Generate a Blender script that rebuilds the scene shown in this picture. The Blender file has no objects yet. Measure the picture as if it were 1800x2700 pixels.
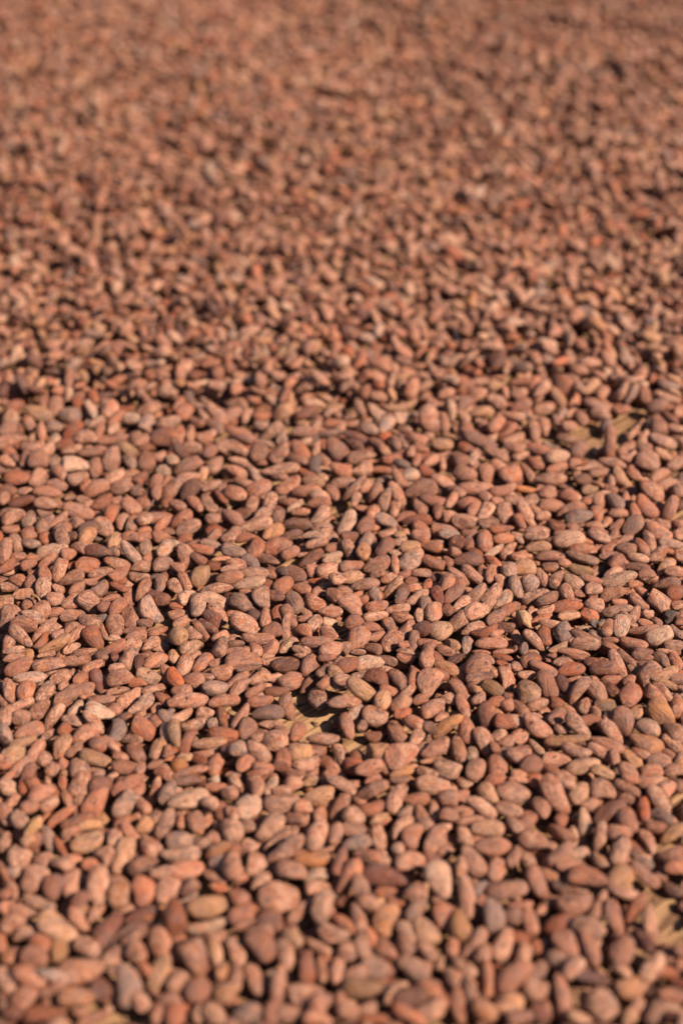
import bpy, math, random
import numpy as np

rng = np.random.default_rng(7)
R = math.radians
scene = bpy.context.scene
C = scene.collection

# ------------------------------------------------------------------ camera
CAM_H, PITCH, LENS = 0.84, R(38.2), 50.0
FPX = LENS / 36.0 * 2700.0                       # focal length in photo pixels
cam_d = bpy.data.cameras.new('camera')
cam = bpy.data.objects.new('camera', cam_d); C.objects.link(cam)
cam.location = (0, 0, CAM_H); cam.rotation_euler = (math.pi / 2 - PITCH, 0, 0)
cam_d.lens = LENS; cam_d.sensor_width = 36.0; cam_d.sensor_fit = 'AUTO'
cam_d.clip_start = 0.01; cam_d.clip_end = 500
cam_d.dof.use_dof = True; cam_d.dof.focus_distance = 1.205; cam_d.dof.aperture_fstop = 2.1
cam_d.dof.aperture_blades = 0
scene.camera = cam

# ------------------------------------------------------------------ sky, sun, exposure
SUN_EL, SUN_AZ = R(45), R(-24)                   # azimuth measured from +x (camera right) towards the camera
sun_vec = np.array([math.cos(SUN_EL) * math.cos(SUN_AZ), math.cos(SUN_EL) * math.sin(SUN_AZ), math.sin(SUN_EL)])
world = bpy.data.worlds.new('World'); scene.world = world; world.use_nodes = True
nt = world.node_tree; nt.nodes.clear()
sky = nt.nodes.new('ShaderNodeTexSky'); sky.sky_type = 'NISHITA'; sky.sun_disc = False
sky.sun_elevation = SUN_EL; sky.sun_rotation = math.atan2(sun_vec[0], sun_vec[1])
sky.air_density = 0.8; sky.dust_density = 0.6; sky.ozone_density = 1.0
bg = nt.nodes.new('ShaderNodeBackground'); bg.inputs['Strength'].default_value = 0.058
wo = nt.nodes.new('ShaderNodeOutputWorld')
nt.links.new(sky.outputs[0], bg.inputs[0]); nt.links.new(bg.outputs[0], wo.inputs[0])
sun_d = bpy.data.lights.new('sun', 'SUN'); sun_d.energy = 5.0; sun_d.angle = R(0.53); sun_d.color = (1.0, 0.882, 0.735)
sun = bpy.data.objects.new('sun', sun_d); C.objects.link(sun)
from mathutils import Vector, Matrix
sun.rotation_euler = Vector(sun_vec).to_track_quat('Z', 'Y').to_euler(); sun.location = (2, -1, 3)
vs = scene.view_settings; vs.view_transform = 'Standard'; vs.look = 'None'; vs.exposure = 1.12; vs.gamma = 1.0
vs.use_curve_mapping = False
scene.cycles.max_bounces = 6; scene.cycles.diffuse_bounces = 4
try:
    scene.cycles.use_denoising = True
except Exception:
    pass

CAM = np.array([0, 0, CAM_H])
AX_R = np.array([1.0, 0, 0]); AX_F = np.array([0, math.cos(PITCH), -math.sin(PITCH)]); AX_U = np.array([0, math.sin(PITCH), math.cos(PITCH)])
def ray(px, py):
    return AX_F + (px - 900) / FPX * AX_R - (py - 1350) / FPX * AX_U
def ground(px, py, z=0.0):
    d = ray(px, py); t = (z - CAM_H) / d[2]; return CAM + d * t
def project(p):
    q = p - CAM; d = q @ AX_F
    return 900 + (q @ AX_R) / d * FPX, 1350 - (q @ AX_U) / d * FPX, d

# ------------------------------------------------------------------ materials
def node_mat(name):
    m = bpy.data.materials.new(name); m.use_nodes = True
    t = m.node_tree; t.nodes.clear()
    out = t.nodes.new('ShaderNodeOutputMaterial'); b = t.nodes.new('ShaderNodeBsdfPrincipled')
    t.links.new(b.outputs[0], out.inputs[0])
    return m, t, b
def N(t, kind, **kw):
    n = t.nodes.new(kind)
    for k, v in kw.items():
        if k in n.inputs: n.inputs[k].default_value = v
        else: setattr(n, k, v)
    return n
def ramp(t, src, a, b, lo=0.0, hi=1.0):
    n = t.nodes.new('ShaderNodeMapRange'); n.interpolation_type = 'SMOOTHSTEP'
    n.inputs['From Min'].default_value = a; n.inputs['From Max'].default_value = b
    n.inputs['To Min'].default_value = lo; n.inputs['To Max'].default_value = hi
    t.links.new(src, n.inputs['Value']); return n.outputs[0]
def mixc(t, fac, a, b, blend='MIX'):
    n = t.nodes.new('ShaderNodeMix'); n.data_type = 'RGBA'; n.blend_type = blend
    for sock, v in ((n.inputs[0], fac), (n.inputs[6], a), (n.inputs[7], b)):
        if isinstance(v, (int, float)): sock.default_value = v
        elif isinstance(v, tuple): sock.default_value = (*v, 1)
        else: t.links.new(v, sock)
    return n.outputs[2]
def math_n(t, op, a, b):
    n = t.nodes.new('ShaderNodeMath'); n.operation = op
    for i, v in enumerate((a, b)):
        if isinstance(v, (int, float)): n.inputs[i].default_value = v
        else: t.links.new(v, n.inputs[i])
    return n.outputs[0]

def bean_material(name):
    m, t, b = node_mat(name)
    rest = N(t, 'ShaderNodeAttribute', attribute_name='rest'); tint = N(t, 'ShaderNodeAttribute', attribute_name='tint')
    V = rest.outputs['Vector']
    def noise(scale, detail=3.0, rough=0.55, vec=V):
        n = N(t, 'ShaderNodeTexNoise', Scale=scale, Detail=detail, Roughness=rough); t.links.new(vec, n.inputs['Vector']); return n.outputs['Fac']
    mp = N(t, 'ShaderNodeMapping'); mp.inputs['Scale'].default_value = (1.0, 3.2, 3.2); t.links.new(V, mp.inputs['Vector'])
    LV = mp.outputs[0]
    dust = tint.outputs['Alpha']
    n1 = noise(1.5, 4, 0.6)
    n2 = noise(7.0, 4, 0.65)
    n3 = noise(1.3, 3, 0.6, LV)
    n4 = noise(2.2, 2, 0.5)
    n5 = noise(1.6, 3, 0.7, LV)
    n6 = noise(3.6, 4, 0.65)
    n7 = noise(0.9, 2, 0.5)
    f1 = math_n(t, 'MULTIPLY', ramp(t, n1, 0.40, 0.60), dust)
    c = mixc(t, f1, tint.outputs['Color'], (0.365, 0.164, 0.098))
    c = mixc(t, ramp(t, n7, 0.46, 0.66, 0, 0.42), c, (0.135, 0.078, 0.066))           # dull mauve-grey skin
    f2 = math_n(t, 'MULTIPLY', ramp(t, n2, 0.44, 0.72), math_n(t, 'MULTIPLY', dust, 0.72))
    c = mixc(t, f2, c, (0.53, 0.315, 0.200))                                          # powdery dust
    c = mixc(t, ramp(t, n4, 0.58, 0.70, 0, 0.65), c, (0.31, 0.098, 0.028))           # bare orange-red skin
    c = mixc(t, ramp(t, n3, 0.55, 0.70, 0, 0.75), c, (0.052, 0.034, 0.033))          # dark stains along the bean
    c = mixc(t, ramp(t, n5, 0.34, 0.44, 0.6, 0.0), c, (0.078, 0.026, 0.014))
    c = mixc(t, math_n(t, 'MULTIPLY', ramp(t, n6, 0.60, 0.74), math_n(t, 'MULTIPLY', dust, 0.7)), c, (0.60, 0.40, 0.26))   # dried pulp
    t.links.new(c, b.inputs['Base Color'])
    t.links.new(ramp(t, n6, 0.35, 0.65, 0.42, 0.72), b.inputs['Roughness'])
    b.inputs['Specular IOR Level'].default_value = 0.34
    mp3 = N(t, 'ShaderNodeMapping'); mp3.inputs['Scale'].default_value = (0.8, 5.0, 5.0); t.links.new(V, mp3.inputs['Vector'])
    w1 = noise(1.6, 4, 0.6, mp3.outputs[0]); w2 = noise(9, 4, 0.65); w3 = noise(3.0, 3, 0.6)
    h = math_n(t, 'ADD', math_n(t, 'MULTIPLY', w1, 0.55), math_n(t, 'ADD', math_n(t, 'MULTIPLY', w2, 0.22), math_n(t, 'MULTIPLY', w3, 0.30)))
    bp = N(t, 'ShaderNodeBump', Strength=1.0, Distance=0.0032); t.links.new(h, bp.inputs['Height']); t.links.new(bp.outputs[0], b.inputs['Normal'])
    return m
M_BEAN = bean_material('cocoa_shell')

def wood_material():
    m, t, b = node_mat('weathered_board')
    tc = N(t, 'ShaderNodeTexCoord'); oi = N(t, 'ShaderNodeObjectInfo')
    off = N(t, 'ShaderNodeVectorMath', operation='ADD'); t.links.new(tc.outputs['Object'], off.inputs[0])
    sc_ = N(t, 'ShaderNodeVectorMath', operation='SCALE'); sc_.inputs['Scale'].default_value = 37.0
    cmb = N(t, 'ShaderNodeCombineXYZ')
    for i in range(3): t.links.new(oi.outputs['Random'], cmb.inputs[i])
    t.links.new(cmb.outputs[0], sc_.inputs[0]); t.links.new(sc_.outputs[0], off.inputs[1])
    mp = N(t, 'ShaderNodeMapping'); mp.inputs['Scale'].default_value = (14, 260, 260); t.links.new(off.outputs[0], mp.inputs['Vector'])
    n1 = N(t, 'ShaderNodeTexNoise', Scale=1.0, Detail=5.0, Roughness=0.65); t.links.new(mp.outputs[0], n1.inputs['Vector'])
    mp2 = N(t, 'ShaderNodeMapping'); mp2.inputs['Scale'].default_value = (18, 45, 45); t.links.new(off.outputs[0], mp2.inputs['Vector'])
    n2 = N(t, 'ShaderNodeTexNoise', Scale=1.0, Detail=4.0, Roughness=0.6); t.links.new(mp2.outputs[0], n2.inputs['Vector'])
    c = mixc(t, ramp(t, n1.outputs['Fac'], 0.40, 0.60), (0.080, 0.036, 0.016), (0.310, 0.170, 0.082))
    c = mixc(t, ramp(t, n2.outputs['Fac'], 0.45, 0.7, 0, 0.6), c, (0.15, 0.068, 0.028))
    t.links.new(c, b.inputs['Base Color']); b.inputs['Roughness'].default_value = 0.75; b.inputs['Specular IOR Level'].default_value = 0.25
    bp = N(t, 'ShaderNodeBump', Strength=0.7, Distance=0.001); t.links.new(n1.outputs['Fac'], bp.inputs['Height']); t.links.new(bp.outputs[0], b.inputs['Normal'])
    return m
M_WOOD = wood_material()
def earth_material():
    m, t, b = node_mat('dry_earth')
    tc = N(t, 'ShaderNodeTexCoord'); n = N(t, 'ShaderNodeTexNoise', Scale=6.0, Detail=8.0, Roughness=0.6); t.links.new(tc.outputs['Object'], n.inputs['Vector'])
    t.links.new(mixc(t, ramp(t, n.outputs['Fac'], 0.3, 0.7), (0.16, 0.09, 0.05), (0.30, 0.19, 0.11)), b.inputs['Base Color']); b.inputs['Roughness'].default_value = 0.9
    return m
M_EARTH = earth_material()

# ------------------------------------------------------------------ the setting: earth, drying floor of boards
def mesh_obj(name, verts, faces, mat, parent=None):
    me = bpy.data.meshes.new(name); me.from_pydata([tuple(v) for v in verts], [], faces); me.update()
    me.materials.append(mat); o = bpy.data.objects.new(name, me); C.objects.link(o)
    if parent: o.parent = parent
    return o
g = mesh_obj('ground', [(-150, -150, -0.16), (150, -150, -0.16), (150, 150, -0.16), (-150, 150, -0.16)], [(0, 1, 2, 3)], M_EARTH)
g['kind'] = 'structure'; g['label'] = 'dry brown earth beneath the drying floor'
def box_faces(o=0):
    return [(o, o+3, o+2, o+1), (o+4, o+5, o+6, o+7), (o, o+1, o+5, o+4), (o+1, o+2, o+6, o+5), (o+2, o+3, o+7, o+6), (o+3, o, o+4, o+7)]
GRAIN = R(38.0)
gd = np.array([math.cos(GRAIN), math.sin(GRAIN), 0]); gn = np.array([-math.sin(GRAIN), math.cos(GRAIN), 0])
floor_c = np.array([0, 1.55, 0])
fl_v, fl_f = [], []                                # joists carrying the boards
for k in range(-3, 4):
    o = len(fl_v); c = floor_c + gd * k * 0.62
    for z in (-0.155, -0.0265):
        for a, b_ in ((-1, -1), (1, -1), (1, 1), (-1, 1)): fl_v.append(c + gd * a * 0.03 + gn * b_ * 2.3 + np.array([0, 0, z]))
    fl_f += box_faces(o)
flr = mesh_obj('drying_floor', fl_v, fl_f, M_WOOD); flr['kind'] = 'structure'; flr['label'] = 'drying floor of weathered tan boards under the cocoa beans'
BW = 0.165
main = ground(830, 1880); k0 = (main - floor_c) @ gn
plank_mesh = None
for k in range(-14, 14):
    cn = k0 + 0.01 + k * (BW + 0.004)
    if abs(cn) > 2.3: continue
    if plank_mesh is None:
        hw, hl, bv = BW / 2, 2.2, 0.002
        vv = []
        for z, s in ((-0.025, 0), (-bv, 0), (0, bv)):
            for a, b_ in ((-1, -1), (1, -1), (1, 1), (-1, 1)): vv.append((a * (hl - s), b_ * (hw - s), z))
        ff = [(0, 3, 2, 1), (8, 9, 10, 11)]
        for i in (0, 4):
            for j in range(4): ff.append((i + j, i + (j + 1) % 4, i + 4 + (j + 1) % 4, i + 4 + j))
        plank_mesh = bpy.data.meshes.new('plank'); plank_mesh.from_pydata(vv, [], ff); plank_mesh.materials.append(M_WOOD)
    p = bpy.data.objects.new('plank', plank_mesh); C.objects.link(p); p.parent = flr
    p.location = tuple(floor_c + gn * cn); p.rotation_euler = (0, 0, GRAIN)

# ------------------------------------------------------------------ bean meshes (many at a time)
def template(nr, ns):
    th = np.linspace(0, math.pi, nr + 1)[1:-1]
    ph = np.arange(ns) * 2 * math.pi / ns
    T_, P_ = np.meshgrid(th, ph, indexing='ij')
    x = -np.cos(T_).ravel(); rho = np.sin(T_).ravel(); phi = (P_ + 0.5 * (np.arange(nr - 1)[:, None] % 2) * 2 * math.pi / ns).ravel()
    x = np.concatenate([[-1], x, [1]]); rho = np.concatenate([[0], rho, [0]]); phi = np.concatenate([[0], phi, [0]])
    tris = []
    idx = lambda i, j: 1 + i * ns + j % ns
    for j in range(ns):
        tris.append((0, idx(0, j + 1), idx(0, j)))
        e = len(x) - 1; tris.append((e, idx(nr - 2, j), idx(nr - 2, j + 1)))
        for i in range(nr - 2):
            if i % 2 == 0: tris += [(idx(i, j), idx(i, j + 1), idx(i + 1, j)), (idx(i, j + 1), idx(i + 1, j + 1), idx(i + 1, j))]
            else: tris += [(idx(i, j), idx(i + 1, j + 1), idx(i + 1, j)), (idx(i, j), idx(i, j + 1), idx(i + 1, j + 1))]
    return x, rho, phi, np.array(tris, dtype=np.int32)
TEMPL = {}
def bean_shapes(lod, dims, r):
    """dims (K,3): length, width, thickness. Returns local vertices (K,V,3), rest coordinates (K,V,3), triangles."""
    if lod not in TEMPL: TEMPL[lod] = template(*lod)
    x, rho, phi, tris = TEMPL[lod]
    K = len(dims); u = lambda a, b: r.uniform(a, b, (K, 1))
    e = u(0.74, 1.08)
    rr = np.power(rho[None, :] + 1e-9, e) * (1 + u(-0.32, 0.32) * x[None, :]) * (1 - u(0, 0.10) * (1 - x[None, :] ** 2) ** 2)
    P = np.stack([np.broadcast_to(x, rr.shape), rr * np.cos(phi), rr * np.sin(phi)], -1)
    f = np.ones(rr.shape)
    for lo, hi, amp in ((1.2, 2.6, 0.055), (2.5, 5.0, 0.030), (4.0, 7.5, 0.018)):
        for _ in range(2):
            k = r.normal(size=(K, 1, 3)); k /= np.linalg.norm(k, axis=2, keepdims=True); k *= r.uniform(lo, hi, (K, 1, 1))
            f += amp * np.sin((P * k).sum(-1) + u(0, 6.28))
    f += rho[None, :] * u(0.0, 0.022) * np.sin(np.round(u(4, 8)) * phi[None, :] + u(0, 6.28) + u(-1.5, 1.5) * x[None, :])
    for _ in range(2):                                                     # shrivelled dents
        d0 = r.normal(size=(K, 1, 3)); d0 /= np.linalg.norm(d0, axis=2, keepdims=True)
        depth = np.maximum(0, r.uniform(-0.18, 0.30, (K, 1)))
        s = u(0.42, 0.8)
        f -= depth * np.exp(-((P - d0) ** 2).sum(-1) / s ** 2)
    ridge = np.maximum(0, r.uniform(-0.05, 0.075, (K, 1)))
    f += rho[None, :] * ridge * np.sin(np.round(u(5, 7)) * phi[None, :] + u(0, 6.28) + u(-1.0, 1.0) * x[None, :]) * np.sin(2.2 * x[None, :] + u(0, 6.28))
    Q = P.copy(); Q[..., 1:] *= f[..., None]; Q[..., 0] *= 1 + 0.35 * (f - 1)
    for lo_, hi_, hard in ((0.50, 1.15, 0.75), (0.50, 1.3, 0.75), (0.62, 1.5, 0.9)):     # flattened sides, squared or broken ends
        nv = r.normal(size=(K, 1, 3)); nv[..., 0] *= 0.6 if hard < 0.8 else 3.0
        nv /= np.linalg.norm(nv, axis=2, keepdims=True)
        over = np.maximum((Q * nv).sum(-1) - r.uniform(lo_, hi_, (K, 1)), 0)
        Q -= nv * (over * hard)[..., None]
    tw = r.normal(0, 0.35, (K, 1)) * Q[..., 0]; cs, sn = np.cos(tw), np.sin(tw)
    Q[..., 1], Q[..., 2] = Q[..., 1] * cs - Q[..., 2] * sn, Q[..., 1] * sn + Q[..., 2] * cs
    bend = r.normal(0, 0.20, (K, 1)); bend2 = r.normal(0, 0.14, (K, 1))
    Q[..., 1] += bend * (Q[..., 0] ** 2 - 0.35); Q[..., 2] += bend2 * (Q[..., 0] ** 2 - 0.35)
    L = Q * (dims[:, None, :] * 0.5)
    rest = P * dims[:, None, :] * 50.0 + r.uniform(-60, 60, (K, 1, 3))
    return L, rest, tris
def fill_mesh(name, verts, tris, rest, tint):
    me = bpy.data.meshes.new(name)
    nv, nf = len(verts), len(tris)
    me.vertices.add(nv); me.vertices.foreach_set('co', verts.astype(np.float32).ravel())
    me.loops.add(nf * 3); me.loops.foreach_set('vertex_index', tris.astype(np.int32).ravel())
    me.polygons.add(nf); me.polygons.foreach_set('loop_start', np.arange(nf, dtype=np.int32) * 3)
    me.polygons.foreach_set('use_smooth', np.ones(nf, dtype=bool))
    me.update(calc_edges=True)
    a = me.attributes.new('rest', 'FLOAT_VECTOR', 'POINT'); a.data.foreach_set('vector', rest.astype(np.float32).ravel())
    a = me.attributes.new('tint', 'FLOAT_COLOR', 'POINT'); a.data.foreach_set('color', tint.astype(np.float32).ravel())
    return me

PAL = {'n': (0.218, 0.066, 0.032, 0.60), 'r': (0.215, 0.055, 0.020, 0.27), 'd': (0.095, 0.025, 0.013, 0.14),
       'g': (0.150, 0.078, 0.057, 0.60), 'p': (0.310, 0.160, 0.094, 1.0), 'o': (0.270, 0.105, 0.038, 0.52)}
def tint_of(c, r):
    b = np.array(PAL[c]); b[:3] *= np.clip(r.normal(0.98, 0.22), 0.5, 1.5)
    if c == 'n' and r.random() < 0.16: b[:3] *= 0.66; b[3] *= 0.5                                   # deeper chocolate skins
    h = r.normal(0.03, 0.13); b[0] *= 1 - 0.3 * h; b[1] *= 1 + h * 0.6; b[2] *= 1 + h * 1.5          # orange-red to mauve
    b[3] = np.clip(b[3] + r.normal(0, 0.27), 0.03, 1.0)
    return b
def random_class(r):
    return 'nnnnnnnnnrrdgpoo'[r.integers(16)]

# ------------------------------------------------------------------ height field the beans settle on
CELL = 0.0015
X0, X1, Y0, Y1 = -1.0, 1.0, 0.32, 2.95
GX, GY = int((X1 - X0) / CELL), int((Y1 - Y0) / CELL)
HM = np.zeros((GY, GX), dtype=np.float32)
def orient(Lax, nrm):
    a = Lax / np.linalg.norm(Lax); n = nrm - (nrm @ a) * a; n /= np.linalg.norm(n); b = np.cross(n, a)
    return np.stack([a, b, n], axis=1)                                     # columns: length, width, thickness axes
def footprint(pos_xy, Rm, dims):
    """cells under an ellipsoid, with underside and top offsets from its centre"""
    s = dims * 0.5
    A = Rm @ np.diag(1 / s ** 2) @ Rm.T
    S = Rm @ np.diag(s ** 2) @ Rm.T
    hx, hy = math.sqrt(S[0, 0]), math.sqrt(S[1, 1])
    i0, i1 = int((pos_xy[0] - hx - X0) / CELL), int((pos_xy[0] + hx - X0) / CELL) + 2
    j0, j1 = int((pos_xy[1] - hy - Y0) / CELL), int((pos_xy[1] + hy - Y0) / CELL) + 2
    if i0 < 0 or j0 < 0 or i1 > GX or j1 > GY: return None
    dx = X0 + (np.arange(i0, i1) + 0.5) * CELL - pos_xy[0]; dy = Y0 + (np.arange(j0, j1) + 0.5) * CELL - pos_xy[1]
    DX, DY = dx[None, :], dy[:, None]
    a = A[2, 2]; bq = A[0, 2] * DX + A[1, 2] * DY; cq = A[0, 0] * DX ** 2 + 2 * A[0, 1] * DX * DY + A[1, 1] * DY ** 2 - 1
    disc = bq * bq - a * cq; m = disc > 0
    sq = np.sqrt(np.maximum(disc, 0)) / a; mid = -bq / a
    return (slice(j0, j1), slice(i0, i1)), m, mid - sq, mid + sq
def splat(fp, z):
    sl, m, lo, hi = fp; h = HM[sl]; np.maximum(h, np.where(m, z + hi, 0), out=h)
def rest_height(fp, q=0.93):
    sl, m, lo, hi = fp; return float(np.quantile((HM[sl] - lo)[m], q))

BEANS = []          # pos, Rm, dims, class, lod, traced index or -1
# bare patches of board, in photo pixels: x, y, half width, half height
BARE = [(822, 1882, 82, 60), (925, 1962, 40, 24), (863, 1829, 18, 9), (611, 1664, 26, 16), (513, 1417, 16, 9), (565, 1469, 24, 8),
        (751, 1483, 32, 8), (1518, 1050, 28, 22), (1541, 1142, 34, 20), (1640, 1115, 40, 26), (1552, 1214, 28, 12), (1441, 1153, 16, 9),
        (1600, 1160, 30, 26), (1789, 1363, 18, 14), (1672, 1090, 22, 16), (895, 1333, 32, 14), (619, 1333, 20, 8), (875, 1260, 12, 6), (611, 1874, 16, 9),
        (657, 1900, 18, 8), (1728, 2390, 62, 62), (1765, 2450, 40, 50), (333, 2681, 38, 18), (784, 2436, 20, 15)]
def bare(px, py, grow=0.0):
    for k, (x, y, a, b) in enumerate(BARE):
        if k == 2: grow *= 0.45
        if ((px - x) / (a + grow)) ** 2 + ((py - y) / (b + grow * 0.7)) ** 2 < 1: return True
    return False

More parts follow.
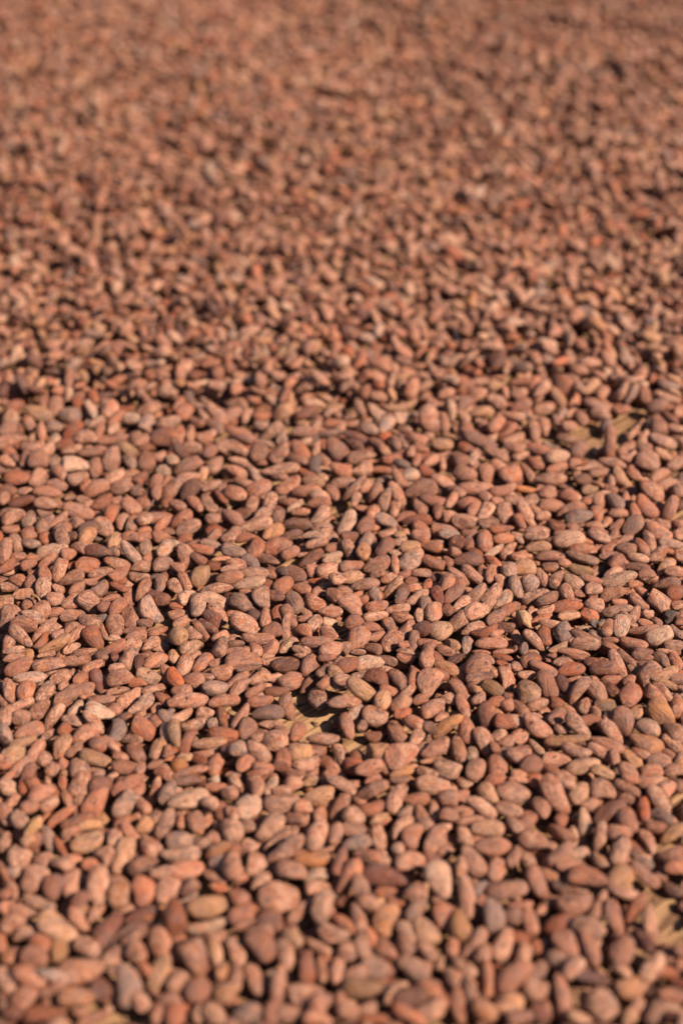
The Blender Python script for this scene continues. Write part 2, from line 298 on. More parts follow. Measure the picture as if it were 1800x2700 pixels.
TRACE_TXT = """1265,1008,61,23,0n
1372,1008,61,23,10n
1606,1011,46,27,20n
1560,1013,42,27,40r
1697,1015,23,19,20p
1755,1017,65,31,-8g
1491,1019,65,46,-60n
1311,1023,61,34,-20o
1527,1023,42,34,-30n
1412,1027,69,38,-80n
1640,1031,61,31,60n
1586,1036,34,31,70n
1368,1038,46,31,20n
1663,1038,57,23,70g
1254,1042,61,38,30n
1697,1042,57,34,-50n
1468,1046,65,27,-50o
1755,1048,65,27,-12n
1307,1057,61,34,-25n
115,1061,42,27,80n
1223,1065,50,34,40n
474,1065,42,27,60n
830,1065,61,27,-8p
1372,1069,57,31,30n
1571,1069,73,31,-15n
210,1069,54,27,-60r
627,1069,57,42,-20n
149,1071,54,42,75n
1732,1073,61,38,20n
38,1073,50,31,30n
520,1073,46,23,-30n
948,1073,50,27,-70n
289,1077,50,42,60n
1040,1077,65,23,-5o
1432,1078,57,34,15n
1636,1080,50,31,15n
241,1081,57,27,-72p
390,1081,65,34,10r
1189,1081,61,23,-80p
1789,1084,38,27,80n
490,1084,50,42,40n
876,1084,54,23,25n
986,1084,54,27,-60g
1269,1088,65,31,10o
1506,1088,38,19,40n
745,1088,61,38,30o
807,1088,65,27,30n
101,1090,77,34,-30o
1479,1092,34,23,70g
1583,1092,57,31,-10n
536,1092,46,23,-65n
570,1092,73,34,-50n
615,1092,50,31,40n
1391,1096,42,23,-30n
186,1096,61,42,-5g
650,1096,42,27,60n
692,1096,50,27,5r
1223,1099,54,27,-50n
1353,1099,57,27,-5n
1766,1101,46,23,-30n
348,1102,42,31,-5p
1059,1102,46,34,5p
1533,1103,46,31,-60n
306,1104,57,31,40n
1132,1104,73,50,-70n
1464,1107,38,19,-70n
29,1109,57,42,60o
253,1111,57,19,25g
517,1111,42,27,-30r
388,1115,50,38,70g
444,1115,69,34,15n
1170,1115,54,23,-80n
1690,1117,31,19,70n
929,1117,54,23,5n
1307,1119,54,34,45n
1732,1119,54,42,-70n
77,1119,46,27,-70n
883,1119,57,27,0r
1017,1119,46,34,60g
688,1121,42,27,-20g
833,1123,54,23,60n
1498,1124,46,38,10n
566,1125,57,31,-40n
1231,1126,50,27,-60n
1273,1126,31,23,80n
1437,1126,54,31,-60n
1598,1126,42,34,-80g
145,1127,42,34,-20g
895,1127,31,23,60n
1782,1130,54,19,0n
975,1130,50,34,-25g
23,1132,54,34,10n
298,1132,34,23,40p
191,1134,65,31,35r
1067,1134,42,23,-20n
1407,1136,57,34,-70n
1334,1138,65,23,40n
111,1138,50,23,80n
719,1138,80,34,30n
799,1138,61,31,-5n
262,1140,46,27,60n
876,1142,69,19,8g
1669,1143,50,23,65n
501,1144,42,23,80n
634,1146,77,31,-30n
474,1149,50,31,85n
543,1149,57,38,15n
1013,1151,38,27,0r
226,1153,57,42,0r
432,1153,73,50,5n
745,1153,42,27,70g
941,1153,73,23,-20d
1694,1155,42,31,50n
1254,1157,115,34,-18n
1353,1157,57,31,25n
365,1157,50,42,-20n
1101,1157,57,34,-20n
1498,1159,69,27,-8n
298,1159,84,23,5n
145,1161,38,27,75p
1606,1165,92,34,-85n
1747,1165,73,34,-15n
19,1165,77,34,5n
1044,1167,42,27,-70n
1065,1167,42,23,-65g
696,1169,50,23,-10g
1163,1169,61,34,-5o
172,1172,54,31,0r
933,1172,50,27,-20d
994,1172,50,27,-40n
585,1176,42,38,40n
619,1176,57,34,-20n
1227,1180,42,27,-20r
1353,1180,54,27,-10n
80,1180,54,31,-15n
509,1180,46,34,-20n
887,1182,69,50,-50n
1109,1182,42,23,-15n
1525,1184,54,42,50n
1648,1184,54,31,50n
1701,1184,38,31,30n
126,1184,46,34,30n
335,1184,61,31,-40o
474,1184,69,31,-55n
833,1184,42,23,70n
191,1186,57,23,10n
1430,1188,84,34,-15n
791,1188,65,34,-55r
1571,1189,27,19,-80p
555,1190,38,31,40n
241,1192,69,27,5n
1082,1193,34,23,80n
1307,1195,73,27,-22n
646,1195,65,23,-25n
680,1195,42,42,60n
734,1199,73,42,45n
1372,1201,42,23,20n
1751,1201,61,27,-20o
1250,1203,54,23,65n
1468,1203,65,38,15p
1659,1203,54,23,40n
425,1203,42,34,20n
952,1203,80,31,15n
1211,1210,46,42,-40n
69,1211,42,31,60n
295,1211,73,42,70n
784,1211,54,27,-15n
1032,1211,50,31,10r
1185,1211,34,34,60n
455,1213,34,31,-20p
1097,1213,38,23,75n
103,1215,57,50,60n
386,1215,50,42,-80n
1136,1215,46,27,35n
19,1218,42,34,-40n
341,1218,38,31,-60g
520,1218,42,34,20n
634,1218,65,23,-20n
1514,1220,38,27,20n
1705,1220,69,57,-30n
1407,1222,57,31,-20r
1613,1222,73,27,-5n
1782,1222,54,31,50n
1059,1222,46,27,-20g
1166,1222,42,19,-80r
195,1224,77,42,-12p
566,1226,50,38,60n
833,1226,46,38,80g
1315,1230,50,31,-20n
1468,1233,57,27,20n
1541,1233,57,15,20n
253,1234,50,38,70n
486,1234,61,42,20n
738,1238,99,27,8n
898,1238,61,38,-30n
952,1238,57,34,30n
1009,1239,65,19,-5r
432,1241,38,31,-20p
1124,1241,46,27,-10n
1388,1245,57,23,-50n
1583,1245,61,27,10n
157,1245,42,31,-60n
623,1245,61,31,-35n
1223,1249,65,42,-10n
1280,1249,50,42,-80n
1345,1249,57,50,20n
344,1249,46,23,10n
669,1249,50,23,-60g
807,1249,54,23,-30r
1080,1251,46,34,10p
1671,1253,46,27,-20n
1736,1253,54,31,40n
536,1253,42,23,75o
306,1257,54,38,40n
46,1259,69,42,-10r
103,1259,57,38,40n
497,1259,65,23,5n
738,1259,46,23,-15n
849,1259,31,27,-30p
1636,1260,69,34,-50o
207,1260,57,34,10n
1449,1264,84,34,8n
1533,1264,50,34,5r
371,1264,50,31,40n
1052,1264,61,27,-60n
1609,1268,31,19,-80n
638,1272,42,23,-30n
826,1272,61,31,-10o
906,1272,69,27,10n
1170,1272,73,31,-25n
1571,1276,42,15,-10n
149,1278,57,34,-15n
1755,1279,61,38,25n
226,1280,31,27,60r
406,1280,65,31,60n
759,1280,73,34,30n
320,1283,69,42,20n
555,1283,61,23,20n
964,1283,38,31,40n
1254,1287,92,34,5n
455,1287,84,34,42n
933,1287,84,23,48n
1606,1289,46,27,-10r
254,1289,69,42,15n
680,1289,73,42,20n
1109,1289,84,50,15n
1326,1291,73,31,20n
1388,1291,65,19,-3o
1552,1291,42,27,15o
1189,1291,34,23,-10n
1715,1295,73,46,-30n
1785,1295,34,34,-50n
21,1295,46,34,-20n
67,1295,42,23,-5n
364,1295,34,31,-30d
413,1295,42,27,70n
501,1295,69,38,50n
589,1295,34,34,-60n
807,1295,77,31,5n
1655,1297,57,27,0r
1208,1298,34,31,-20n
124,1299,77,31,-15n
876,1299,42,31,-60n
619,1301,57,42,-30n
1445,1302,54,38,20n
986,1303,69,31,65n
1046,1303,73,31,-60n
1495,1306,57,34,-15n
582,1310,46,19,-50n
845,1310,54,34,-20n
1280,1312,42,31,-15n
11,1314,31,31,70n
1353,1318,54,27,5n
1399,1318,46,31,40n
1585,1318,50,38,60n
314,1318,42,23,15n
937,1318,38,27,70n
1015,1318,69,31,75n
1189,1318,42,27,70n
1311,1321,34,23,10n
1546,1321,34,23,20n
1621,1321,50,31,-40g
1644,1321,50,23,80n
57,1322,69,27,5d
222,1322,42,31,-40n
713,1322,42,38,70n
1143,1322,73,31,-15n
1663,1325,34,19,80n
266,1326,57,34,25n
377,1326,38,31,-20n
440,1326,27,27,60r
551,1326,54,31,-55n
757,1326,46,31,-10n
841,1326,61,31,5n
126,1327,69,31,-12n
1234,1329,65,38,5n
517,1329,46,31,-50n
667,1331,42,38,70n
467,1333,46,31,-15n
1458,1335,73,34,-5n
346,1335,57,42,-50n
780,1335,57,23,30p
1701,1337,73,38,-40n
1763,1341,73,34,75n
956,1341,46,23,-5n
1109,1343,54,34,-60n
1250,1344,42,31,60n
1502,1344,77,31,28n
1042,1345,42,31,75n
1151,1345,42,27,80n
1414,1348,50,27,-40o
1594,1348,34,19,30n
207,1348,84,42,-25n
795,1350,57,23,5n
983,1350,38,31,60n
1277,1352,54,38,55n
1332,1352,61,46,-70n
1674,1352,50,31,-70n
1629,1354,54,27,5n
115,1356,42,23,-20n
293,1356,54,31,60r
589,1356,34,31,-10n
642,1356,46,27,-15n
692,1356,50,31,20g
1388,1358,80,34,-55n
1571,1358,46,31,-60r
1430,1360,38,23,20r
38,1360,65,38,15n
734,1360,42,34,60n
845,1360,61,34,45n
1182,1360,46,27,15n
1525,1364,73,42,25g
413,1364,46,31,10r
615,1364,61,31,-40n
1067,1364,57,31,20n
383,1368,42,31,20n
563,1368,42,34,5n
478,1370,69,34,35n
78,1371,46,34,65g
157,1371,57,23,35n
1097,1371,77,27,8n
1223,1375,65,38,0n
1368,1375,54,27,-55n
1598,1375,31,23,70n
1021,1375,69,31,-25g
323,1377,42,31,60n
1288,1379,54,31,8n
203,1379,42,31,-30n
429,1379,50,23,40n
914,1379,73,38,60p
1667,1383,57,42,60g
1743,1383,42,31,-20n
1789,1383,46,27,-15n
119,1383,65,34,50n
348,1383,46,31,65n
782,1383,77,34,-3n
673,1385,88,34,15n
1464,1386,54,31,-10d
1567,1386,54,23,5n
964,1387,50,38,60n
1506,1390,34,23,-10n
272,1391,61,42,-50n
497,1391,69,38,20n
1621,1394,61,23,65r
34,1394,54,23,-5n
849,1394,54,31,5n
1321,1396,65,27,8r
566,1398,46,34,35r
1109,1398,54,38,-60n
165,1400,54,42,60n
232,1400,61,42,35n
1170,1400,69,38,-10n
1414,1402,65,34,10n
1736,1402,77,38,-20n
379,1402,42,27,10r
719,1402,57,34,30o
1234,1406,42,27,0n
1583,1406,65,27,-15n
77,1406,42,34,10n
615,1406,42,31,40n
858,1407,34,26,60n
1023,1409,49,32,25n
1617,1409,29,20,75r
1789,1409,34,31,60n
1183,1410,57,32,-5g
1275,1411,42,27,10n
1498,1411,77,23,5n
565,1411,43,29,30r
771,1411,57,23,15n
1413,1411,66,34,12n
1737,1411,60,32,-5n
119,1412,38,15,10n
826,1412,61,19,0g
1059,1412,42,19,-10o
164,1413,46,34,-90n
920,1413,43,29,10n
1580,1413,66,32,-15n
306,1414,34,19,0n
964,1414,34,15,0n
75,1414,43,32,10n
189,1414,32,26,-10n
383,1414,40,26,0r
428,1414,52,32,0n
611,1414,55,29,15n
1107,1414,49,37,-10n
230,1416,57,37,40o
352,1417,55,29,-15n
651,1417,66,26,10n
1364,1417,37,26,-40n
121,1420,34,32,-90r
487,1420,40,32,0r
1325,1420,55,32,15r
1651,1420,40,20,30n
1499,1424,80,46,12p
962,1426,43,32,60g
1055,1426,43,26,25n
1276,1426,55,39,-85n
1710,1426,55,26,-60n
301,1427,43,32,50o
1547,1427,32,17,-10r
1237,1430,37,32,80n
43,1432,52,29,-80n
832,1432,60,23,12n
1204,1432,40,37,60d
82,1433,49,26,-20g
1769,1434,69,29,0g
456,1437,37,32,0p
558,1437,60,29,-25g
730,1439,72,43,12n
1078,1440,55,32,10o
1135,1440,60,32,-10r
1610,1442,60,29,38n
1689,1442,49,26,-42n
210,1443,46,26,-25n
383,1443,37,34,-90g
672,1443,52,46,80r
1012,1443,60,43,55n
1417,1443,66,32,12o
433,1447,43,37,60p
1534,1447,77,29,8n
1650,1447,52,32,0n
536,1449,69,23,-18r
138,1450,80,34,8p
919,1452,60,34,-65n
255,1453,63,32,-15d
619,1453,63,40,-25g
1300,1453,60,20,40p
1339,1453,57,29,60n
1758,1453,37,14,0r
300,1455,34,26,-10n
344,1455,75,34,-55g
959,1455,37,34,80o
1042,1456,32,17,10p
1197,1456,37,26,-10n
13,1457,77,32,70n
764,1457,49,37,30n
1252,1457,40,26,-20r
181,1459,40,34,0n
1098,1459,34,26,-30n
1732,1463,66,29,52n
489,1465,69,43,-80n
49,1466,40,22,0r
1369,1466,43,34,30n
1789,1466,34,29,10n
1450,1467,77,32,8n
1605,1467,52,23,10n
875,1469,55,23,20p
89,1470,40,17,-15r
1534,1470,86,29,-8g
1679,1470,57,26,-5p
396,1472,37,29,20n
820,1472,77,32,35n
523,1473,46,29,-40d
585,1473,57,17,0n
707,1476,63,32,-15n
1233,1477,77,40,8n
126,1479,60,26,35n
1077,1479,52,47,60g
1624,1479,43,32,50n
1180,1480,32,26,-40n
1405,1480,37,17,-25n
661,1482,52,32,-42g
1297,1482,52,26,-30n
1144,1483,66,37,-18r
1486,1486,37,26,-10n
76,1488,46,29,10n
232,1488,60,43,-5n
310,1488,72,34,-28n
992,1488,75,37,28r
428,1489,52,40,20n
624,1489,55,32,-25n
1041,1489,52,22,-82r
927,1492,63,32,10n
20,1493,63,26,20r
568,1493,43,23,0r
375,1495,55,29,0n
1450,1495,43,29,8n
1676,1495,69,29,5r
1752,1495,57,29,55o
467,1496,43,29,-20n
611,1498,57,20,8n
1374,1499,72,46,10o
159,1500,75,34,62n
1527,1502,72,30,-4o
823,1503,37,32,20n
1341,1505,37,37,-90g
744,1506,32,29,0n
865,1506,63,43,18n
1575,1508,37,29,45n
1778,1508,57,29,10n
79,1509,17,11,80n
713,1509,37,32,-50n
265,1510,66,27,5n
116,1512,43,29,-90n
671,1512,75,32,-5n
1110,1512,52,27,0n
1615,1512,52,26,38n
314,1515,55,32,20n
780,1515,57,40,-30n
998,1515,49,26,0n
1064,1515,40,20,15n
1270,1515,43,26,-60n
1706,1515,43,32,15n
1244,1516,72,29,-32n
529,1518,69,43,62o
1207,1518,69,26,-35n
1296,1518,43,32,80n
1150,1521,49,26,10d
366,1522,55,29,-15n
606,1522,69,34,5n
1427,1522,55,29,-58n
923,1523,63,34,10o
188,1525,72,34,12n
1023,1525,46,26,20n
892,1526,43,32,10n
1465,1526,49,32,62n
1557,1528,60,20,-5n
1628,1528,98,37,22p
47,1529,49,32,-35r
247,1532,55,20,0n
487,1532,49,29,-70n
840,1533,57,17,-5r
1084,1533,37,23,20n
1318,1533,34,26,-60n
1509,1535,57,36,-32p
82,1538,40,34,80n
658,1538,83,32,10p
1396,1538,47,40,10g
422,1541,40,29,-90g
708,1541,32,26,50n
748,1541,57,34,35r
1174,1541,60,37,72n
1348,1541,34,23,-90n
1674,1541,37,20,15r
1755,1541,69,32,18n
962,1543,75,30,12n
1127,1543,32,23,80n
461,1546,43,34,-50n
1211,1546,37,29,-60n
22,1548,52,23,-10n
313,1548,52,26,-30r
1360,1549,63,30,-65g
205,1551,55,26,25n
1092,1551,37,24,5n
797,1552,52,29,-15n
1036,1552,77,30,55o
1561,1552,46,34,20n
155,1554,34,29,-30n
568,1554,86,26,5n
116,1555,55,40,85n
261,1555,63,34,35n
377,1555,66,29,58n
846,1555,52,29,30n
909,1558,43,29,-10n
1491,1561,49,32,-50n
1654,1561,43,23,10r
1689,1561,40,26,-15n
1783,1561,57,37,38r
651,1565,43,20,-20n
1257,1565,66,34,52n
1293,1566,66,32,48n
1525,1566,32,23,-10n
1613,1566,72,33,28r
66,1568,69,32,-10o
757,1568,34,23,10n
940,1568,37,17,20n
883,1569,49,40,-30n
989,1569,40,32,-55g
1058,1569,52,33,68n
1153,1569,49,32,-70d
1193,1569,63,34,48n
724,1572,49,32,-10d
1407,1574,77,32,25n
492,1575,49,34,30p
690,1575,57,46,-90n
1101,1575,63,29,30n
146,1578,43,34,0n
293,1578,49,17,5n
420,1578,63,40,-20d
1442,1579,66,29,30n
959,1581,29,26,40r
1736,1582,83,49,-35n
568,1584,86,43,-25p
1323,1584,63,34,50p
189,1587,55,37,20n
634,1587,57,46,-40g
829,1587,66,37,-35n
1684,1587,57,33,-25n
1631,1588,40,20,5n
776,1589,55,43,-70g
238,1591,72,47,-60n
1217,1591,55,32,38n
17,1592,49,29,20n
1120,1594,39,32,85g
79,1595,43,32,10n
926,1595,75,49,-38n
1565,1595,49,37,10n
1789,1595,43,26,20r
276,1598,34,26,30n
464,1598,37,20,-15r
520,1598,55,40,80g
311,1599,63,32,40n
993,1599,60,30,15n
1360,1599,32,23,10n
1492,1599,83,37,14r
112,1605,46,43,60n
1049,1605,63,26,10n
1279,1605,66,34,62n
1339,1607,40,32,50r
1603,1607,34,20,10r
1180,1610,32,32,-30r
1439,1610,49,23,30n
396,1612,77,43,-62g
1250,1612,52,43,30n
1627,1612,83,32,18g
868,1614,66,32,-5n
1144,1614,49,42,60n
149,1615,43,26,0n
619,1617,46,17,0r
573,1618,66,34,-55n
733,1618,43,32,70n
1706,1618,34,26,5n
1674,1620,43,32,70n
467,1621,46,29,5n
670,1621,34,32,-40n
1105,1622,32,26,85p
1548,1622,60,36,-15n
188,1624,55,33,-10n
763,1624,63,34,-65n
1496,1624,55,32,15o
990,1625,63,29,14n
82,1627,72,32,-22n
701,1627,52,29,85n
1646,1627,34,23,-40n
1789,1627,26,17,0r
1308,1628,57,29,35d
271,1630,32,23,20g
344,1630,49,40,-90n
558,1630,60,37,-45d
806,1630,43,17,15n
1059,1630,62,30,-10n
22,1631,75,43,65n
1422,1635,52,26,30r
482,1638,57,26,20n
1729,1638,32,20,-20n
237,1640,57,39,-35n
1204,1641,72,43,45n
1696,1641,43,20,0n
1792,1641,29,17,10n
385,1644,49,22,-15n
645,1644,83,49,-30n
868,1644,43,32,0p
932,1644,52,40,20n
829,1647,49,34,60n
1025,1647,37,34,-60n
1456,1647,75,26,-8n
65,1648,66,43,-15n
303,1648,55,46,-90n
1666,1648,26,17,0n
1356,1650,26,20,0n
549,1653,55,26,-40d
754,1653,72,26,85n
1330,1653,49,26,0d
1634,1653,57,43,85p
976,1654,52,26,-5n
188,1655,43,27,15n
1600,1655,43,34,80n
1072,1657,55,33,58n
1111,1657,52,37,10d
1244,1658,66,34,25n
118,1661,86,26,38n
354,1661,63,17,0n
1161,1661,57,55,30o
1694,1661,83,23,18n
1276,1663,72,29,22r
418,1664,55,22,15n
529,1664,75,26,-60n
715,1664,52,43,30n
802,1664,46,32,-30r
273,1667,43,16,-80n
1785,1667,52,26,-30g
1488,1668,57,49,-70g
1310,1670,37,17,25n
509,1671,43,29,-40n
155,1673,37,26,20n
201,1673,60,26,35n
869,1673,52,32,-35n
1527,1673,49,26,-15n
472,1676,49,46,20o
1433,1676,49,37,-60r
362,1677,63,29,0n
55,1678,75,29,-52n
582,1678,49,29,20n
992,1678,47,24,25n
1570,1678,40,23,-20g
1736,1678,72,52,28p
4,1683,32,20,0n
248,1683,63,46,-65n
301,1683,34,23,-20g
1363,1683,43,26,-55n
680,1684,83,29,-8n
942,1684,69,49,55n
1608,1687,43,17,5n
836,1691,83,34,-3n
1033,1691,63,52,35n
109,1693,63,23,45r
1409,1693,83,26,-45n
1089,1694,55,32,82n
1295,1696,86,37,8n
1669,1696,72,34,-3n
397,1697,55,27,22n
23,1698,46,29,65n
622,1698,43,20,5n
1064,1698,32,20,-5n
1125,1698,55,32,5n
1545,1698,77,37,5n
145,1701,89,32,20o
1191,1701,43,29,-15o
1230,1701,43,32,75g
581,1704,49,37,65n
759,1704,55,26,35o
1775,1704,52,37,25n
502,1706,60,34,15o
1607,1706,57,23,-10n
1473,1707,57,23,30o
910,1709,34,32,-40n
189,1710,49,23,15n
346,1710,60,40,55n
713,1710,43,34,50n
1382,1710,37,26,80g
298,1711,77,29,18n
672,1711,37,32,-60n
983,1711,47,30,-15n
794,1713,49,26,-15n
875,1713,66,37,20n
1356,1713,26,23,0n
1127,1714,34,34,80n
37,1716,55,20,-5n
1173,1716,57,23,-15n
1692,1717,55,20,5n
224,1719,63,17,0n
627,1719,69,29,0n
943,1719,40,14,0n
1069,1719,49,17,-10n
1325,1719,52,17,10n
1511,1719,83,17,0n
829,1720,29,14,10r
1267,1720,49,14,0n
1403,1720,37,17,0n
1758,1720,55,17,0n
123,1726,46,14,0n
790,1728,34,14,0n
708,1729,32,17,0n
1453,1729,26,14,10n
267,1731,34,26,-30n
1519,1731,72,20,-5n
37,1732,55,23,5n
303,1732,29,20,-70d
487,1732,32,17,30r
1692,1732,55,26,0n
863,1734,52,23,5n
459,1736,37,37,60o
1069,1736,49,26,-10n
1273,1736,60,26,-10n
1325,1736,57,23,-8r
340,1738,57,40,55n
1204,1738,49,26,20d
1651,1738,63,29,-30n
204,1739,80,32,-5n
1397,1739,52,37,30n
1743,1739,43,32,-30n
1018,1742,55,23,-10n
1124,1742,43,37,85n
410,1744,66,37,20n
642,1744,95,55,0n
367,1745,40,23,75d
728,1745,60,26,10n
892,1745,32,26,60n
1481,1745,60,27,8n
1780,1745,63,32,-50n
571,1748,43,23,15r
972,1748,80,37,8p
1322,1748,32,14,-5r
1565,1748,52,29,15d
532,1749,60,37,45n
1626,1751,80,32,-55n
1697,1751,37,20,10n
133,1752,89,37,-5n
751,1752,75,40,5n
817,1754,63,43,50n
917,1754,66,43,35n
247,1757,63,29,20n
1363,1757,32,23,0n
49,1758,75,37,10n
486,1759,55,34,50n
1343,1759,23,17,-10n
309,1761,43,26,10n
657,1761,66,17,8n
1176,1761,66,37,-20o
1256,1762,75,60,45n
1432,1762,77,29,-15n
1594,1762,77,43,15n
1505,1765,72,37,20r
859,1768,55,34,35n
1671,1768,43,26,-20g
586,1772,57,43,-5r
1305,1774,32,26,20n
1155,1777,60,32,-15n
1755,1777,66,32,40o
1706,1778,77,46,60n
1387,1780,46,26,10n
946,1781,46,23,20d
443,1782,69,34,-65r
1089,1782,60,29,78r
392,1784,63,37,-28p
545,1784,46,17,-10n
461,1785,57,32,-70r
161,1787,57,37,10n
319,1787,77,46,10n
684,1787,57,32,28n
723,1787,40,26,5n
886,1787,69,37,-70o
992,1787,67,46,-15r
79,1788,80,34,-10g
215,1788,52,40,10n
1263,1788,75,34,18d
628,1791,66,26,28n
1333,1791,69,37,-70n
1786,1791,43,32,10n
766,1792,60,43,25n
1562,1792,32,20,-15n
906,1794,57,32,-10n
1052,1794,66,32,-52n
1614,1794,66,26,15n
1657,1794,37,32,60n
510,1795,60,46,-15n
258,1797,69,30,-80d
856,1800,40,37,50n
1204,1800,37,23,-30n
1130,1801,75,55,75n
364,1802,49,23,-15r
1752,1802,75,23,-10o
1442,1805,80,49,-55n
809,1807,66,32,55n
169,1808,32,23,20n
1488,1808,66,32,-40d
230,1814,46,37,20n
631,1814,77,32,48n
1296,1814,63,37,-22o
566,1815,67,43,-5g
406,1817,66,23,5n
952,1817,86,43,-35o
1795,1817,26,17,-10n
26,1820,66,33,-86n
674,1820,60,23,30n
1023,1820,49,32,-10n
1207,1820,72,34,-40n
1253,1820,55,23,-30o
1522,1820,86,32,62n
1608,1820,55,32,-40d
311,1823,63,23,5n
731,1823,77,32,0n
69,1824,49,46,60r
479,1824,55,32,-15n
1392,1824,63,57,-60o
1574,1824,55,43,-40n
121,1825,63,34,40n
1075,1825,52,26,45n
1743,1825,66,29,-30n
178,1833,89,52,18n
1339,1834,26,20,10r
1657,1834,69,52,62n
1726,1834,75,34,-28r
227,1835,34,17,0r
342,1840,72,37,30n
433,1843,52,32,-45n
837,1843,55,49,-70n
1184,1843,52,32,-20n
1262,1843,43,34,60n
4,1846,40,23,-65n
267,1846,69,26,-5n
1009,1846,49,40,75o
1107,1846,43,32,20n
503,1848,95,37,-4n
685,1848,69,32,6n
923,1848,69,34,-10n
591,1850,83,30,2n
889,1851,46,37,15n
1308,1851,46,32,25r
456,1854,32,23,0n
1462,1854,49,32,-20r
372,1857,77,32,30g
1055,1857,55,49,60r
1416,1857,57,29,25r
55,1858,69,23,10n
1336,1860,32,32,20n
1539,1860,43,32,75n
1783,1860,60,37,-80r
1591,1861,63,34,12o
1219,1863,63,32,-65n
201,1866,52,29,50p
759,1866,83,42,-75n
1138,1866,75,40,38n
1370,1866,55,34,-35n
410,1868,34,23,30n
298,1870,49,34,-15n
106,1871,63,37,38r
453,1874,17,14,0g
1680,1874,46,32,55o
264,1876,77,40,-28p
937,1877,52,32,50g
1499,1877,49,26,-45n
542,1880,52,32,0n
705,1880,86,40,3g
1064,1880,52,26,20r
1740,1880,86,55,-40o
436,1886,37,32,-10g
1571,1886,43,29,-55n
480,1887,63,26,20n
17,1889,55,43,60n
635,1889,77,30,55n
988,1889,69,57,-15n
1282,1889,77,43,-80n
1405,1889,49,20,-5n
1468,1889,52,40,60n
330,1890,37,23,10d
1164,1890,43,26,30n
143,1891,80,34,50n
62,1893,52,40,-20n
586,1893,55,29,-75n
1600,1894,29,29,80d
1641,1899,77,52,-58n
192,1900,60,29,-30n
408,1900,40,26,-60n
1548,1900,63,32,15n
895,1903,57,37,0n
1328,1903,57,43,0n
1364,1903,52,37,0n
247,1904,75,29,-58n
1089,1906,60,40,-20n
562,1907,32,26,10g
512,1912,75,32,15n
717,1913,80,26,-3n
914,1914,69,40,-75n
955,1914,32,29,60d
1176,1914,95,34,38o
1416,1914,86,43,-30n
1130,1917,37,26,-30d
1525,1917,92,37,-40n
375,1920,80,49,-45r
1706,1920,63,43,-12p
169,1922,37,32,20r
649,1923,49,43,80n
1230,1923,69,37,-80r
1479,1924,40,23,-10n
740,1926,43,20,-30n
1772,1926,57,40,-20n
77,1927,77,40,8n
309,1929,63,43,65g
1045,1929,66,43,-55n
442,1932,57,37,80p
784,1932,52,46,60r
1611,1932,83,37,-38n
461,1935,69,32,-85o
129,1936,49,20,15d
225,1936,75,43,18n
589,1936,83,37,-10r
14,1937,60,37,-80g
1313,1939,49,32,20n
680,1942,40,32,30d
982,1942,49,34,-5n
1098,1943,49,32,60n
1367,1943,46,37,30n
852,1947,89,32,-2n
349,1949,55,26,-10n
726,1952,63,55,-30n
1491,1952,112,27,15o
1333,1955,43,29,25n
62,1957,72,26,10o
494,1957,69,32,62n
552,1960,89,32,2o
1276,1960,86,43,-55n
1700,1960,92,46,-8o
258,1963,49,43,-20n
293,1963,55,26,-50n
1597,1963,92,34,-8n
1775,1963,72,32,-25n
162,1969,77,40,65o
1302,1969,32,23,-60n
1115,1972,34,29,60n
1147,1972,83,37,35n
605,1975,37,37,40d
635,1975,57,49,35g
1207,1975,66,37,-72n
1416,1975,66,26,-40p
415,1976,57,37,55o
195,1978,52,29,30n
456,1978,26,20,0r
835,1978,46,26,10r
995,1978,75,43,-5o
1516,1978,77,34,-5n
96,1980,69,32,48n
682,1980,75,43,-55n
792,1980,66,52,-10o
903,1980,32,29,-50n
442,1983,32,26,60r
362,1986,60,40,-65n
892,1986,57,32,-70n
1582,1986,83,29,-25n
37,1989,63,52,20o
539,1989,83,23,5n
1058,1989,86,55,35n
1243,1989,34,32,-80p
1336,1989,57,34,20n
1367,1989,63,52,20n
1689,1989,57,26,-15n
1763,1989,40,23,-25n
319,1995,43,23,-25n
943,1995,49,34,-30n
487,1999,49,26,10o
1617,2001,43,32,-60n
255,2002,92,46,-30o
119,2003,40,37,-40n
746,2003,57,43,75n
527,2006,49,29,-40n
1135,2006,63,14,15o
1465,2006,77,40,5n
1666,2006,69,37,-35o
1735,2006,66,40,20n
1792,2006,49,26,80o
9,2009,46,37,-40n
860,2012,37,34,-60n
648,2013,55,34,30n
172,2015,34,29,-40r
410,2015,46,23,20n
806,2015,69,32,8n
1397,2015,57,46,30n
470,2018,46,34,-25o
571,2018,55,43,60n
929,2018,57,46,-40r
1534,2021,92,40,22p
57,2023,66,32,30n
324,2023,57,34,-20n
207,2026,52,49,-70n
694,2026,57,32,-5n
1176,2026,72,55,-20g
1308,2026,60,55,-85n
138,2029,34,32,60n
370,2029,32,26,30n
972,2029,72,43,20n
1253,2029,55,49,60n
1450,2032,66,26,-25n
1769,2032,43,32,30n
502,2035,95,26,8n
1061,2035,69,23,20o
1654,2035,57,37,-35n
1717,2035,57,40,15n
77,2036,52,32,60n
253,2036,52,23,-20n
1585,2036,66,32,-8o
428,2038,40,26,-20n
1124,2038,57,29,-10n
780,2039,55,20,0n
671,2041,43,23,0n
872,2041,43,26,0n
1367,2041,40,23,0n
26,2044,37,20,30n
166,2044,32,23,30o
298,2044,32,17,20n
614,2044,37,23,0n
820,2044,40,20,30n
1663,2054,46,19,0n
1307,2056,57,31,15n
1365,2056,50,19,5n
501,2058,84,23,0d
566,2058,34,23,60p
983,2058,46,27,10n
1055,2058,57,23,0n
1410,2058,38,31,60r
619,2061,42,27,-60p
818,2061,46,27,20o
1483,2061,69,34,-10n
1713,2061,69,42,10n
126,2065,34,17,85n
165,2065,50,23,80n
772,2065,42,42,20n
1223,2065,46,27,-20n
337,2067,96,34,20n
67,2069,46,34,60r
